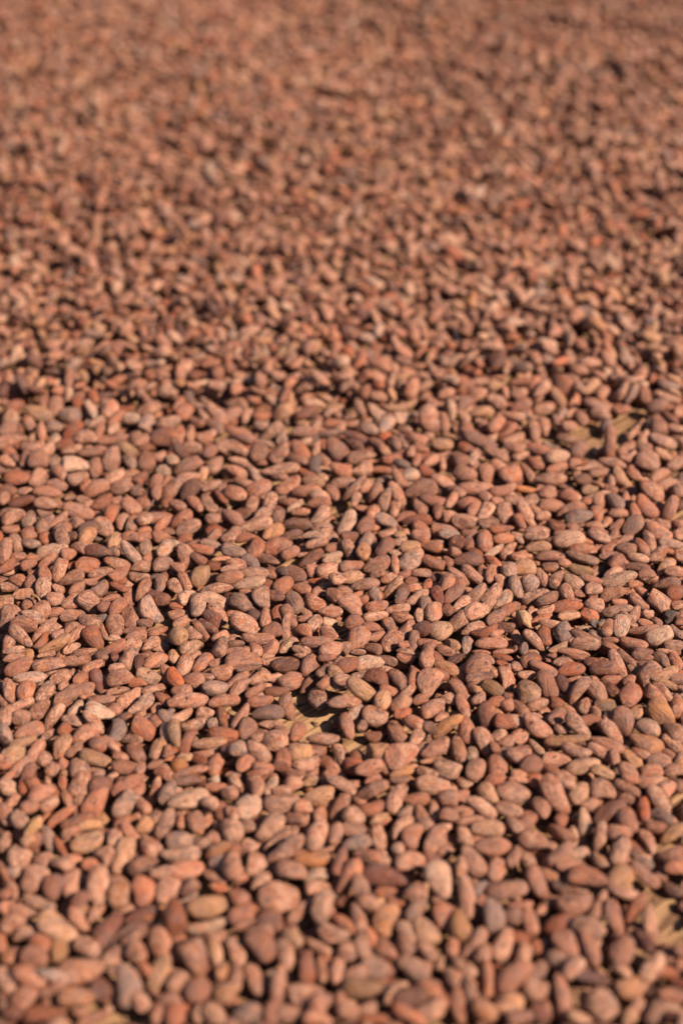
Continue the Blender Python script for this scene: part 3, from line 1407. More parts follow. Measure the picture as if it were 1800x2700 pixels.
212,2069,65,54,60n
715,2069,57,31,65p
902,2069,92,34,-32n
1785,2069,42,31,-30d
90,2071,50,31,-60r
21,2073,50,38,-70p
264,2073,61,46,25n
675,2073,57,42,-75n
1140,2073,92,50,-3n
570,2077,61,27,-8n
1655,2079,77,31,-15n
983,2081,92,34,30n
1755,2081,42,38,70n
742,2084,50,27,0n
1586,2084,69,57,10n
409,2088,84,31,70n
608,2088,42,38,20n
1353,2088,88,57,-5n
444,2090,69,42,60g
1288,2092,61,42,-50o
111,2094,77,38,22n
1464,2096,111,50,-52n
1525,2096,61,50,70o
839,2100,88,42,20o
1211,2100,54,38,20n
1044,2104,80,38,65n
178,2107,50,27,-85n
1094,2107,77,31,5r
1178,2107,57,42,10n
1652,2107,46,31,-10n
34,2109,54,27,15n
209,2109,31,23,40n
497,2109,107,57,5p
1736,2111,88,42,-45n
253,2115,92,50,45n
742,2117,92,50,5n
329,2119,88,54,45g
551,2119,50,31,-20n
132,2121,50,31,30n
1552,2123,46,34,20n
377,2125,46,34,-70n
655,2127,73,57,35p
1269,2127,88,38,-28n
1426,2127,57,42,-60n
80,2128,50,34,0n
799,2128,50,34,-10n
895,2130,88,42,60n
979,2130,65,46,15r
1338,2134,73,38,-10n
1694,2134,73,31,-75r
589,2140,50,38,-70n
1143,2140,61,27,-80n
1219,2142,57,34,-5n
1606,2142,96,42,45n
611,2146,42,31,-60n
1074,2146,57,42,10g
19,2149,65,50,-60n
165,2149,84,27,25n
845,2149,50,34,80r
1182,2151,50,42,10n
929,2153,57,50,-40n
1743,2153,65,34,-5g
998,2157,57,27,20o
1115,2157,73,38,-55n
776,2159,57,34,-8n
1391,2159,54,38,60n
54,2161,57,42,-50g
1655,2161,73,50,-55r
207,2163,96,31,8r
547,2165,46,27,40n
1238,2165,73,31,10n
1476,2165,34,34,80n
478,2167,34,23,80r
325,2169,50,31,30r
436,2172,84,42,55n
517,2172,65,46,-75n
1537,2172,84,34,-75p
237,2176,65,27,-5o
386,2176,54,42,-20o
1357,2176,54,34,-35n
574,2180,38,27,80n
650,2180,54,38,10n
711,2180,92,50,45n
1059,2180,73,34,50n
1728,2180,57,34,15n
1284,2184,84,42,10o
929,2188,69,34,5n
611,2192,61,54,-75n
776,2192,31,23,80n
191,2193,57,23,5n
1632,2195,69,42,5n
883,2199,54,38,75n
1483,2199,84,34,-12n
1770,2199,84,31,52o
352,2203,88,27,-55n
835,2203,80,50,65n
1086,2203,69,54,60n
994,2207,69,42,-75n
1223,2207,57,42,-40n
559,2209,46,31,-30n
300,2211,50,38,70n
77,2213,42,34,20o
132,2215,80,34,-75g
474,2215,73,46,-10g
730,2215,88,23,30n
1143,2215,77,50,70n
1403,2215,77,54,-12n
1579,2215,99,31,-88n
1705,2218,65,34,-50n
13,2222,54,42,60n
230,2222,88,50,8o
528,2222,50,34,-20n
941,2224,73,38,10g
394,2230,57,42,-60n
1298,2230,96,46,12n
657,2232,46,36,-20n
161,2234,65,19,-72n
615,2238,42,31,-40r
753,2238,115,42,30d
1048,2238,34,34,60g
1671,2238,50,34,-40r
574,2241,77,31,15o
1632,2241,77,42,82n
1174,2245,46,31,50n
1518,2249,65,31,15p
474,2253,107,42,-3g
272,2257,50,50,-40n
323,2257,96,50,65p
1355,2257,65,31,60n
1468,2257,107,38,48n
1770,2257,84,42,25n
52,2259,61,57,60n
983,2264,88,42,-10n
826,2266,103,42,0o
1136,2268,57,38,-35n
1690,2268,65,31,-20g
119,2272,50,42,-50n
898,2272,69,34,70d
1078,2272,77,50,15n
1246,2272,88,50,-50n
1586,2272,69,31,-15o
582,2276,57,50,-40g
1395,2276,69,34,-50n
165,2280,65,46,-40n
237,2280,46,34,-15n
379,2280,80,46,12n
673,2280,54,54,60n
615,2283,65,50,-80n
1502,2283,77,34,8n
1213,2287,65,31,-80n
1782,2287,61,34,20n
1307,2291,65,46,75n
494,2293,84,46,0n
765,2295,84,54,-20n
36,2299,34,31,-10g
429,2299,69,31,5n
11,2303,69,21,-80r
833,2306,73,34,10p
1697,2306,88,38,-28n
918,2310,99,42,60n
1013,2310,119,54,-10d
566,2314,73,34,-30n
1453,2314,65,34,-15r
1548,2314,99,54,5r
1632,2314,69,61,60o
90,2316,80,61,5n
638,2316,34,23,20n
1159,2318,96,65,-60p
692,2322,73,34,30n
295,2326,42,23,20n
1414,2326,92,50,-60n
191,2329,73,50,60n
260,2333,99,50,78n
948,2333,69,42,-70n
140,2341,65,50,75n
497,2341,50,42,40d
574,2341,54,23,-20r
1265,2341,46,31,65g
34,2345,54,27,-80n
830,2345,80,42,15n
1483,2345,61,31,-20n
1774,2345,61,38,-5d
375,2348,80,61,-80n
440,2348,73,54,55n
1090,2348,57,46,30n
1120,2348,42,19,80o
1330,2348,115,54,18n
1017,2352,57,31,0r
1640,2352,84,27,0n
13,2356,34,31,-10r
314,2356,77,57,70o
627,2364,50,42,-40n
1231,2364,111,46,-82n
734,2366,103,69,-8n
209,2375,57,38,30n
99,2379,96,34,-35n
902,2379,42,34,10r
971,2379,65,46,-25n
1044,2379,46,23,-10r
1155,2379,46,27,-30n
1514,2383,99,54,28n
1579,2383,80,34,78n
547,2387,107,57,0o
1365,2387,73,23,15r
1441,2387,77,31,45n
853,2391,92,50,70n
11,2394,34,31,60n
1097,2394,73,38,55g
1671,2394,96,42,70n
61,2402,73,38,-25n
253,2406,57,31,45n
788,2406,88,34,40n
642,2410,80,50,28n
1296,2414,92,57,-72g
375,2417,96,54,8d
1349,2417,57,42,0d
463,2421,107,54,-88r
944,2421,80,34,-72n
1174,2421,92,69,-55n
1617,2421,96,42,-60n
207,2425,77,38,-65n
711,2429,73,61,-30n
1017,2429,96,65,82o
1395,2429,80,42,-65n
1709,2429,84,42,-75n
646,2436,61,27,10n
906,2436,77,31,-35n
1211,2436,73,46,-70o
1476,2436,92,46,38r
42,2440,80,57,-20n
153,2444,111,65,-45o
543,2444,99,34,5p
1552,2448,99,54,-8n
283,2452,111,57,40d
1071,2456,69,34,-40g
1120,2456,92,50,-45p
876,2459,88,50,-20n
61,2463,57,31,10n
677,2463,84,42,10n
768,2463,54,34,70r
333,2466,86,34,15n
356,2467,77,31,20n
1254,2467,65,31,30n
570,2471,69,31,0n
956,2471,42,34,20n
1353,2471,96,31,0r
1479,2471,61,23,0g
1544,2471,61,27,-30n
1694,2471,61,23,-20d
775,2474,63,34,-40o
1640,2475,57,23,0n
109,2486,57,46,-50n
1698,2486,63,34,-40d
422,2489,86,52,-85n
1193,2492,57,34,80n
1325,2492,86,46,75n
689,2495,86,69,-60n
957,2495,63,46,-75n
1247,2495,98,40,62n
1411,2495,40,29,-60r
230,2497,75,46,-40n
838,2497,69,29,-30r
1069,2497,57,40,-80n
1497,2497,98,52,-40n
1554,2497,98,37,-55n
1015,2503,63,46,-60n
1640,2506,80,63,85n
158,2509,55,46,60o
356,2509,63,52,-60n
565,2509,75,40,-80o
623,2509,86,46,-75n
917,2509,52,46,-30n
1124,2509,63,40,-30n
752,2515,80,46,-80n
1273,2515,57,40,70n
1379,2515,57,40,80n
511,2520,115,63,-70n
29,2523,52,34,0r
92,2523,69,46,-30n
298,2526,69,52,30n
1161,2543,57,34,70o
1474,2543,86,46,-30g
1790,2543,34,29,70n
379,2549,46,23,-60n
1221,2549,80,34,-30n
1721,2549,80,46,65n
986,2552,69,57,-20n
1508,2552,63,46,60n
806,2555,92,46,85n
847,2555,69,29,-88r
890,2555,80,34,80n
1087,2555,92,52,-30n
215,2558,121,63,-5r
585,2561,46,29,60o
1640,2561,63,34,-20n
934,2566,63,34,10n
1419,2566,63,46,60n
419,2569,103,46,60o
143,2572,92,32,-35g
623,2572,63,34,80n
80,2575,86,52,-38n
1353,2575,109,52,48n
1560,2578,92,29,5d
14,2583,80,40,-70n
672,2583,86,46,-65n
1216,2583,92,46,-20n
1285,2583,98,34,-85r
468,2586,69,52,40n
1784,2589,52,23,0r
735,2595,98,40,80n
336,2598,109,55,88g
1663,2601,86,52,30o
952,2606,109,52,0o
1130,2606,75,46,-20r
1411,2606,69,52,0n
138,2609,80,29,8n
264,2609,57,52,-60d
522,2612,75,57,25n
563,2612,57,34,30n
603,2612,75,46,20o
1043,2618,80,34,45p
1721,2618,52,34,0d
1772,2624,75,34,10n
804,2627,103,63,-20n
1084,2629,98,52,15d
1244,2629,109,40,-65n
1480,2629,115,40,-72n
201,2632,92,52,-15o
63,2641,75,63,60n
373,2641,57,40,-70n
445,2641,63,40,-10n
844,2647,57,52,30n
1342,2647,75,46,20o
893,2652,75,34,80n
1210,2652,92,40,-75n
1589,2652,92,69,-30n
1675,2652,57,34,75n
293,2658,34,23,20p
975,2658,57,40,30n
917,2664,57,46,0n
1135,2664,86,52,30n
1273,2664,75,46,-30o
34,2670,57,34,-20d
528,2670,57,34,60n
717,2670,63,40,80n
1422,2670,63,46,-20d
1738,2670,98,57,30r
649,2672,80,52,10g
106,2675,86,46,-15r
413,2675,46,34,60d
565,2675,69,52,-50n
763,2675,69,46,-20n
1078,2675,92,40,-30n
459,2681,57,46,70n
1371,2681,75,34,20n
838,2684,75,34,-10n
1655,2684,46,34,60o
247,2687,92,29,5n
998,2687,109,29,0r
1526,2687,69,34,-10o
1778,2687,57,34,0d"""
TRACE = []
for ln in TRACE_TXT.split():
    c = ln[-1]; v = [int(q) for q in ln[:-1].split(',')]; TRACE.append((*v, c))

def random_dims(r):
    L = np.clip(r.normal(0.0215, 0.0028), 0.014, 0.029) if r.random() > 0.07 else r.uniform(0.008, 0.013); W = L * np.clip(r.normal(0.59, 0.07), 0.42, 0.80); T = W * np.clip(r.normal(0.70, 0.12), 0.4, 0.95)
    return np.array([L, W, T])
def waves(x, y):
    return (0.5 + 0.22 * math.sin(5.1 * x + 2.3 * y + 0.6) + 0.18 * math.sin(9.7 * y - 3.1 * x + 1.9) + 0.15 * math.sin(14.3 * x + 7.9 * y) + 0.12 * math.sin(23 * y + 11 * x + 4.0))
def drop_random(n_try, ylo, yhi, ztop, r, traced_zone):
    n_ok = 0
    for _ in range(n_try):
        y = math.sqrt(r.uniform(ylo ** 2, yhi ** 2)) if ylo > 0.9 else r.uniform(ylo, yhi)
        half = 0.24 * (0.786 * y + 0.52) * 1.04 + 0.24
        x = r.uniform(-half, half)
        px, py, d = project(np.array([x, y, 0.004]))
        inside = py > 1075 and -80 < px < 1880 and py < 2760
        if inside and not traced_zone: continue
        if inside and bare(px, py, 34): continue
        dims = random_dims(r); yaw = r.uniform(0, 2 * math.pi)
        ax = np.array([math.cos(yaw), math.sin(yaw), 0])
        Rm = orient(ax, np.array([r.normal(0, 0.25), r.normal(0, 0.25), 1.0]))
        fp = footprint((x, y), Rm, dims)
        if fp is None: continue
        sl, m, lo, hi = fp
        h = HM[sl][m]
        zt = ztop(x, y) if callable(ztop) else ztop
        if float(h.mean()) > zt: continue
        if h.max() > 0.003:                                               # lean on what is already there
            jj, ii = np.nonzero(m); X = (ii - ii.mean()) * CELL; Y = (jj - jj.mean()) * CELL
            gx = float((X * h).sum() / (X * X).sum()); gy = float((Y * h).sum() / (Y * Y).sum())
            sl_ = math.hypot(gx, gy); lim = 0.75
            if sl_ > lim: gx *= lim / sl_; gy *= lim / sl_
            ax = np.array([ax[0], ax[1], gx * ax[0] + gy * ax[1]])
            Rm = orient(ax, np.array([-gx + r.normal(0, 0.25), -gy + r.normal(0, 0.25), 1.0]))
            fp = footprint((x, y), Rm, dims)
            if fp is None: continue
        z = max(rest_height(fp, 0.90), dims[2] * 0.42)
        if inside and traced_zone and z > 0.0105: continue
        splat(fp, z)
        lod = (9, 8) if inside else ((9, 8) if y < 1.9 else (8, 6))
        if not inside and (py > 2760 or px < -30 or px > 1830): lod = (6, 5)
        BEANS.append((np.array([x, y, z]), Rm, dims, random_class(r), lod, -1)); n_ok += 1
    return n_ok

# 1. beans lying on the boards beneath the traced ones
n1 = drop_random(13000, 0.40, 1.50, 0.0035, rng, True)
# 2. the beans of the photograph, from the far ones to the near ones, each let down along its own line of sight
r2 = np.random.default_rng(21)
order = sorted(range(len(TRACE)), key=lambda i: TRACE[i][1] + 0.18 * TRACE[i][3])
for i in order:
    px, py, L, W, ang, c = TRACE[i]
    d = ray(px, py); dn = d / np.linalg.norm(d)
    g0 = ground(px, py, 0.010); dep = (g0 - CAM) @ AX_F; s = dep / FPX
    a = R(ang); dx, dy = L * s * 1.06 * math.cos(a), L * s * 1.06 * math.sin(a); Wm = W * s * 1.18
    if bare(px, py, 45): dx, dy, Wm = dx / 1.06, dy / 1.06, W * s * 1.03
    vf = dn; vr = np.cross(vf, np.array([0, 0, 1.0])); vr /= np.linalg.norm(vr); vu = np.cross(vr, vf)
    w = dy * vu[2] / (-vf[2])                                             # lying level
    Lmax = max(0.0245, math.hypot(dx, dy))
    room = math.sqrt(max(Lmax ** 2 - dx * dx - dy * dy, 0))
    w = float(np.clip(w, -room, room)) + r2.normal(0, 0.0015)
    if abs(dy) < 0.3 * abs(dx): w += r2.normal(0, 0.003)
    ax = dx * vr + dy * vu + w * vf
    Lt = max(np.linalg.norm(ax), Wm * 1.02)
    asp = Wm / Lt
    T = Wm * (0.92 if asp < 0.45 else 0.78)
    dims = np.array([Lt, Wm, min(T, 0.0125)])
    up = 0.62 * np.array([0, 0, 1.0]) - 0.38 * vf + r2.normal(0, 0.16, 3)
    Rm = orient(ax, up)
    best = None
    for z in np.arange(0.034, 0.003, -0.0010):
        t = (z - CAM_H) / d[2]; p = CAM + d * t
        fp = footprint(p[:2], Rm, dims)
        if fp is None: break
        best = (p, fp)
        sl, m, lo, hi = fp
        if np.quantile((HM[sl] - lo)[m], 0.88) - z > 0.0008: break
    if best is None: continue
    p, fp = best
    splat(fp, p[2])
    lod = (22, 20) if 1380 < py < 2120 else (17, 15)
    if py < 1350: lod = (14, 12)
    BEANS.append((p, Rm, dims, c, lod, i))
# 3. the rest of the heap, out to the far end and beyond the sides of the picture
heap = lambda x, y: 0.0068 + 0.0095 * max(0.0, waves(x, y))
n3 = drop_random(36000, 0.36, 2.86, heap, rng, False)
n3 += drop_random(11000, 1.25, 2.60, lambda x, y: heap(x, y) + 0.002, rng, False)
print('BEANS', n1, len(TRACE), n3, len(BEANS))

# ------------------------------------------------------------------ build
THINGS = {
6: 'plump brown cocoa bean, the fifth upper left of the tall bean between upper bare boards',
9: 'large brown cocoa bean, the sixth upper left of the tall bean between upper bare boards',
47: 'long ochre cocoa bean leaning left in the soft zone at upper left',
64: 'broad upright brown cocoa bean in the soft zone, upper right of the curled bean',
109: 'broad level cocoa bean with a greyish top in the soft zone at left',
113: 'long rod-shaped brown cocoa bean left of the upper right bare boards',
120: 'tall upright cocoa bean between the bare board patches in the upper right',
121: 'large brown cocoa bean lying level, the second upper right of the stout bean',
136: 'plump curled brown cocoa bean in the soft zone above the middle',
155: 'thick brown cocoa bean leaning right, in the soft zone left of the curled bean',
165: 'large brown cocoa bean leaning right, the second right of the pale sunlit bean',
171: 'roundish brown cocoa bean leaning right, just left of the pale sunlit bean',
179: 'stout dark-sided cocoa bean right of the tall bean between bare boards',
185: 'large pale sunlit cocoa bean in the soft zone at far left',
203: 'plump brown cocoa bean lying level, the second left of the grey-brown round bean',
205: 'roundish brown cocoa bean below the long rod-shaped bean',
214: 'plump rust-red cocoa bean lying level, the fifth left of the pale sunlit bean',
221: 'large slender brown cocoa bean lying level, the second right of the grey-brown round bean',
236: 'plump brown cocoa bean leaning right, the third upper right of the long bean leaning left',
239: 'large slender brown cocoa bean lying level, the third lower left of the grey-brown round bean',
240: 'long slanting brown cocoa bean in the soft zone left of centre',
243: 'plump brown cocoa bean lying level, just lower right of the pale sunlit bean',
244: 'plump folded cocoa bean leaning right, in the soft zone near the centre',
245: 'broad saddle-shaped brown cocoa bean above the middle of the picture',
250: 'smooth broad brown cocoa bean below the stout bean near the right edge',
302: 'brown cocoa bean leaning left, just below the smooth broad bean',
312: 'long plump cocoa bean leaning left below the pale sunlit bean',
316: 'roundish brown cocoa bean leaning left, the second below the grey-brown round bean',
331: 'grey-brown cocoa bean leaning right, just upper right of the big pale oval bean',
349: 'pale knotted cocoa bean leaning right at the centre of the picture',
355: 'smooth oval level cocoa bean near the centre, above the sharp zone',
356: 'large slender brown cocoa bean lying level, just upper left of the big smooth brown bean',
413: 'big pale oval cocoa bean in the upper right of the sharp zone',
428: 'big smooth level cocoa bean at the upper edge of the sharp zone near centre',
460: 'plump brown cocoa bean standing upright, just upper left of the upright tan bean',
475: 'wide salmon-brown level cocoa bean right of centre in the sharp zone',
483: 'rust-red cocoa bean leaning left, just left of the wide salmon bean',
488: 'long rust-red cocoa bean leaning right, just right of the picture centre',
501: 'plump ochre cocoa bean lying level, the fourth lower left of the big pale oval bean',
524: 'tan cocoa bean leaning right, with a ridge, above the dark red bean',
537: 'long pale cocoa bean leaning right, right of the long rust-red bean',
594: 'roundish brown cocoa bean standing upright, just right of the egg-shaped grey-tipped bean',
601: 'large brown cocoa bean leaning left, just above the broad pale bean',
602: 'large pale tan cocoa bean leaning left, just left of the egg-shaped grey-tipped bean',
605: 'egg-shaped grey-tipped cocoa bean in the sharp zone near the centre',
610: 'big oval cocoa bean leaning left, in the sharp zone at left',
615: 'big cracked cocoa bean leaning left, at the middle of the sharp zone',
632: 'grey-mottled slanting cocoa bean in the sharp zone left of centre',
661: 'brown cocoa bean leaning right, the fourth upper left of the pale dusty level bean',
670: 'big wrinkled oval cocoa bean touching the small bare board patch',
692: 'lumpy round ochre cocoa bean right of the picture centre',
715: 'broad pale cocoa bean near the right edge in the sharp zone',
717: 'plump brown cocoa bean leaning left, the second below the big oval bean at left',
721: 'plump brown cocoa bean leaning right, the second below the big cracked bean',
724: 'roundish brown cocoa bean leaning right, the fourth left of the lumpy round ochre bean',
728: 'large brown cocoa bean lying level, the third right of the lumpy round ochre bean',
736: 'long ochre cocoa bean leaning right near the left edge of the sharp zone',
794: 'large brown cocoa bean lying level, the third upper right of the mauve-grey oval bean',
807: 'pale dusty level cocoa bean below the ochre-ended long bean',
808: 'brown cocoa bean lying level, the fourth above the dark-mottled bean',
809: 'plump brown cocoa bean leaning right, the fourth above the large bare board patch',
813: 'brown cocoa bean lying level, just left of the pale dusty level bean',
819: 'roundish brown cocoa bean leaning right, the third upper left of the round ochre bean',
821: 'plump dented cocoa bean lying level in the sharp zone near the right',
822: 'rust-red cocoa bean leaning right, just left of the dented bean',
829: 'brown cocoa bean leaning right, the third below the broad pale bean',
838: 'smooth plump level cocoa bean in the sharp zone, left of the mauve-grey oval bean',
842: 'plump rust-red cocoa bean lying level, just upper right of the ochre-tipped bean',
843: 'grey-brown cocoa bean lying level, just lower left of the pale dusty level bean',
855: 'roundish brown cocoa bean lying level, just left of the mauve-grey oval bean',
859: 'plump brown cocoa bean standing upright, the third above the long yellowish bean',
862: 'plump brown cocoa bean leaning left, just right of the round ochre bean',
869: 'mauve-grey oval cocoa bean left of the large bare board patch',
871: 'large ochre-tipped cocoa bean above and right of the large bare board patch',
878: 'slender brown cocoa bean leaning right, just lower left of the dented bean',
884: 'round flat ochre cocoa bean in the right half, beside a tall mottled bean',
889: 'largest smooth cocoa bean at left, leaning right over its neighbours',
891: 'roundish brown cocoa bean leaning right, just upper left of the big kidney-shaped bean',
896: 'small roundish brown cocoa bean leaning left, just above the large bare board patch',
903: 'large slender brown cocoa bean lying level, just lower left of the mauve-grey oval bean',
906: 'slender brown cocoa bean lying level, just lower right of the mauve-grey oval bean',
921: 'brown cocoa bean standing upright, just right of the dark-mottled bean',
922: 'brown cocoa bean leaning right, the second upper left of the long yellowish bean',
929: 'pale tan cocoa bean, the second lower right of the largest smooth bean at left',
933: 'dark-mottled grey cocoa bean lying level against the large bare board patch',
935: 'big kidney-shaped ochre-brown cocoa bean near the right edge',
941: 'roundish brown cocoa bean lying level, the second lower right of the ochre-tipped bean',
942: 'brown cocoa bean standing upright, the second right of the long yellowish bean',
947: 'brown cocoa bean leaning right, just lower left of the largest smooth bean at left',
951: 'plump brown cocoa bean leaning left, just upper left of the flat sunken bean',
963: 'brown cocoa bean standing upright, the second right of the large bare board patch',
965: 'long yellowish-ochre cocoa bean leaning right, right of the large bare board patch',
966: 'brown cocoa bean leaning left, the second upper left of the long thin tan bean',
968: 'large slender brown cocoa bean leaning left, just upper right of the long thin tan bean',
969: 'plump rust-red slanting cocoa bean in the middle left of the picture',
977: 'brown cocoa bean lying level, the fifth lower left of the largest smooth bean at left',
979: 'plump brown cocoa bean leaning left, the fourth lower right of the ochre-tipped bean',
982: 'brown cocoa bean leaning left, just left of the flat sunken bean',
985: 'brown cocoa bean leaning right, just upper left of the long orange-brown bean',
986: 'rust-red cocoa bean lying level, the third lower left of the dark-mottled bean',
993: 'slender brown cocoa bean lying level, just lower right of the large bare board patch',
995: 'roundish brown cocoa bean leaning left, the second lower left of the large bare board patch',
996: 'long thin tan cocoa bean, the longest in the right half',
1000: 'slender ochre cocoa bean lying level, the fourth below the mauve-grey oval bean',
1001: 'brown cocoa bean leaning left, the third lower right of the long yellowish bean',
1002: 'flat ochre cocoa bean with a sunken face below the kidney-shaped bean',
1005: 'large slender brown cocoa bean lying level, the second left of the flat sunken bean',
1007: 'ochre cocoa bean leaning right, the third left of the long orange-brown bean',
1010: 'brown cocoa bean leaning right, just upper left of the notched grey bean',
1019: 'ochre cocoa bean lying level, the fifth below the ochre-tipped bean',
1022: 'brown cocoa bean leaning left, the fourth below the dark-mottled bean',
1023: 'roundish ochre cocoa bean lying level, the second below the large bare board patch',
1031: 'plump brown cocoa bean leaning right, the second lower left of the long yellowish bean',
1034: 'roundish brown cocoa bean leaning right, just above the broad level bean',
1041: 'long orange-brown slanting cocoa bean below and left of the plump rust-red bean',
1043: 'small roundish brown cocoa bean standing upright, the fourth upper left of the ochre pointed bean',
1046: 'brown cocoa bean lying level, just lower left of the long thin tan bean',
1060: 'pale tan cocoa bean leaning right, the second lower right of the long thin tan bean',
1065: 'broad notched grey cocoa bean below the long yellowish bean',
1066: 'roundish brown cocoa bean standing upright, the second upper left of the broad level bean',
1069: 'brown cocoa bean leaning right, the fourth upper right of the ochre pointed bean',
1070: 'small roundish brown cocoa bean leaning right, just right of the notched grey bean',
1107: 'large slender brown cocoa bean leaning right, just above the slanting grey-tan bean',
1109: 'roundish brown cocoa bean leaning right, the second lower left of the long orange-brown bean',
1111: 'slender brown cocoa bean leaning left, just upper right of the ochre pointed bean',
1117: 'brown cocoa bean lying level, just lower left of the notched grey bean',
1120: 'slender brown cocoa bean leaning right, the second right of the ochre pointed bean',
1123: 'roundish brown cocoa bean lying level, the fourth left of the two-coloured slanting bean',
1126: 'broad level brown cocoa bean below the long thin tan bean',
1129: 'brown cocoa bean leaning right, the fifth lower left of the long orange-brown bean',
1130: 'large brown cocoa bean leaning left, just right of the broad level bean',
1131: 'roundish ochre cocoa bean leaning right, the third below the long thin tan bean',
1132: 'ochre pointed cocoa bean leaning right, below the large bare board patch',
1134: 'brown cocoa bean leaning right, the third lower left of the notched grey bean',
1141: 'big pale knobbly cocoa bean, the palest large one in the lower left quarter',
1142: 'two-coloured brown cocoa bean leaning left near the right edge',
1143: 'brown cocoa bean leaning right, just left of the slanting grey-tan bean',
1144: 'brown cocoa bean lying level, just right of the pale speckled round bean',
1145: 'slanting grey-tan cocoa bean, two beans left of the big pale knobbly bean',
1150: 'roundish pale speckled cocoa bean, two beans right of the big pale knobbly bean',
1151: 'brown cocoa bean leaning left, just lower left of the broad level bean',
1155: 'brown cocoa bean leaning right, just lower right of the ochre pointed bean',
1156: 'plump rust-red cocoa bean lying level, just right of the ochre pointed bean',
1157: 'brown cocoa bean lying level, just below the broad level bean',
1162: 'brown cocoa bean leaning right, the third left of the two-coloured slanting bean',
1172: 'brown cocoa bean leaning left, the third above the pale egg-shaped bean',
1176: 'plump rust-red cocoa bean leaning left, the second lower left of the two-coloured slanting bean',
1183: 'brown cocoa bean leaning right, just lower left of the big pale knobbly bean',
1184: 'plump brown cocoa bean standing upright, the second below the big pale knobbly bean',
1185: 'slender pale tan cocoa bean standing upright, the second above the rust-red spindle-shaped bean',
1191: 'brown cocoa bean leaning right, just lower right of the pale speckled round bean',
1194: 'ochre cocoa bean lying level, just above the level mauve-brown bean',
1196: 'small roundish brown cocoa bean, the second lower left of the pale speckled round bean',
1201: 'slender brown cocoa bean lying level, just right of the lemon-shaped bean',
1202: 'slender ochre cocoa bean leaning right, the third below the two-coloured slanting bean',
1204: 'plump brown cocoa bean leaning right, just upper right of the long dark brown bean',
1205: 'roundish brown cocoa bean leaning right, the third upper right of the large dark pointed bean',
1206: 'plump brown cocoa bean standing upright, just above the large dark pointed bean',
1211: 'grey-brown cocoa bean, the second upper right of the round bean at the left edge',
1212: 'plump grey-brown cocoa bean lying level, just above the long level grey bean',
1214: 'plump brown cocoa bean leaning right, the second above the pale egg-shaped bean',
1215: 'plump lemon-shaped brown cocoa bean right of the level mauve-brown bean',
1216: 'large slender brown cocoa bean standing upright, just above the rust-red spindle-shaped bean',
1219: 'ochre cocoa bean lying level, the second lower left of the slanting grey-tan bean',
1221: 'grey-brown cocoa bean lying level, the second upper left of the large dark pointed bean',
1223: 'level mauve-brown cocoa bean, upper right of the pale egg-shaped bean',
1227: 'long dark brown cocoa bean leaning right, above the fat oval bean',
1231: 'brown cocoa bean standing upright, just above the round orange bean',
1234: 'long level grey cocoa bean above the bright orange oval bean',
1236: 'pale tan cocoa bean leaning right, the third above the dark plum-brown bean',
1238: 'large slender brown cocoa bean leaning right, just lower right of the lemon-shaped bean',
1239: 'brown cocoa bean leaning right, the third above the bare board patch near the right edge',
1240: 'round brown cocoa bean standing at the left edge, lower left',
1241: 'brown cocoa bean lying level, just upper left of the large dark pointed bean',
1242: 'large slender ochre cocoa bean lying level, just right of the long dark brown bean',
1247: 'plump brown cocoa bean lying level, just upper right of the large dark pointed bean',
1248: 'brown cocoa bean leaning left, just lower left of the level mauve-brown bean',
1252: 'plump brown cocoa bean, the third right of the round bean at the left edge',
1254: 'brown cocoa bean lying level, the second left of the long level grey bean',
1255: 'small roundish brown cocoa bean leaning right, just lower left of the long dark brown bean',
1256: 'roundish brown cocoa bean standing upright, the third upper right of the bright orange oval bean',
1260: 'plump brown cocoa bean standing upright, just below the level mauve-brown bean',
1261: 'brown cocoa bean lying level, just lower right of the long level grey bean',
1262: 'plump brown cocoa bean leaning left, just below the long dark brown bean',
1267: 'brown cocoa bean leaning left, just right of the round orange bean',
1268: 'brown cocoa bean leaning right, the second left of the large dark pointed bean',
1269: 'large dark pointed cocoa bean lying level, left of the pale egg-shaped bean',
1272: 'large rust-red spindle-shaped cocoa bean left of the round orange bean',
1273: 'round orange cocoa bean at the upper left of the right-hand bare board patch',
1274: 'roundish brown cocoa bean, just lower right of the round bean at the left edge',
1276: 'pale tan egg-shaped cocoa bean, right of the large dark pointed bean',
1279: 'brown cocoa bean leaning left, the second below the lemon-shaped bean',
1280: 'plump brown cocoa bean leaning right, the second above the big orange-brown slanting bean',
1281: 'brown cocoa bean standing upright, the second upper left of the dark plum-brown bean',
1282: 'plump brown cocoa bean leaning left, just left of the large dark pointed bean',
1283: 'roundish brown cocoa bean standing upright, just above the big orange-brown slanting bean',
1288: 'brown cocoa bean lying level, just right of the fat oval bean',
1291: 'roundish brown cocoa bean standing upright, just above the dark plum-brown bean',
1292: 'plump brown cocoa bean leaning right, just above the upright brick-red bean',
1295: 'large brown cocoa bean leaning right, just upper right of the upright grey bean',
1299: 'roundish ochre cocoa bean leaning right, just upper left of the dark plum-brown bean',
1301: 'large slender brown cocoa bean standing upright, just upper left of the upright grey bean',
1302: 'fat salmon-brown oval cocoa bean, widest in the lower middle of the picture',
1304: 'slender brown cocoa bean leaning left, just upper left of the big orange-brown slanting bean',
1306: 'small plump brown cocoa bean leaning left, just upper left of the upright ochre bean',
1309: 'brown cocoa bean leaning right, the second lower left of the rust-red spindle-shaped bean',
1311: 'bright orange oval cocoa bean lying level right of the upright brick-red bean',
1314: 'brown cocoa bean leaning right, the second right of the fat oval bean',
1316: 'grey-brown cocoa bean leaning right, the second upper right of the upright ochre bean',
1317: 'brown cocoa bean leaning right, just left of the bare board patch near the right edge',
1320: 'slender brown cocoa bean leaning right, just lower right of the fat oval bean',
1321: 'plump brown cocoa bean leaning right, just lower left of the fat oval bean',
1322: 'large upright grey-brown cocoa bean in the lower right, under a long brown bean',
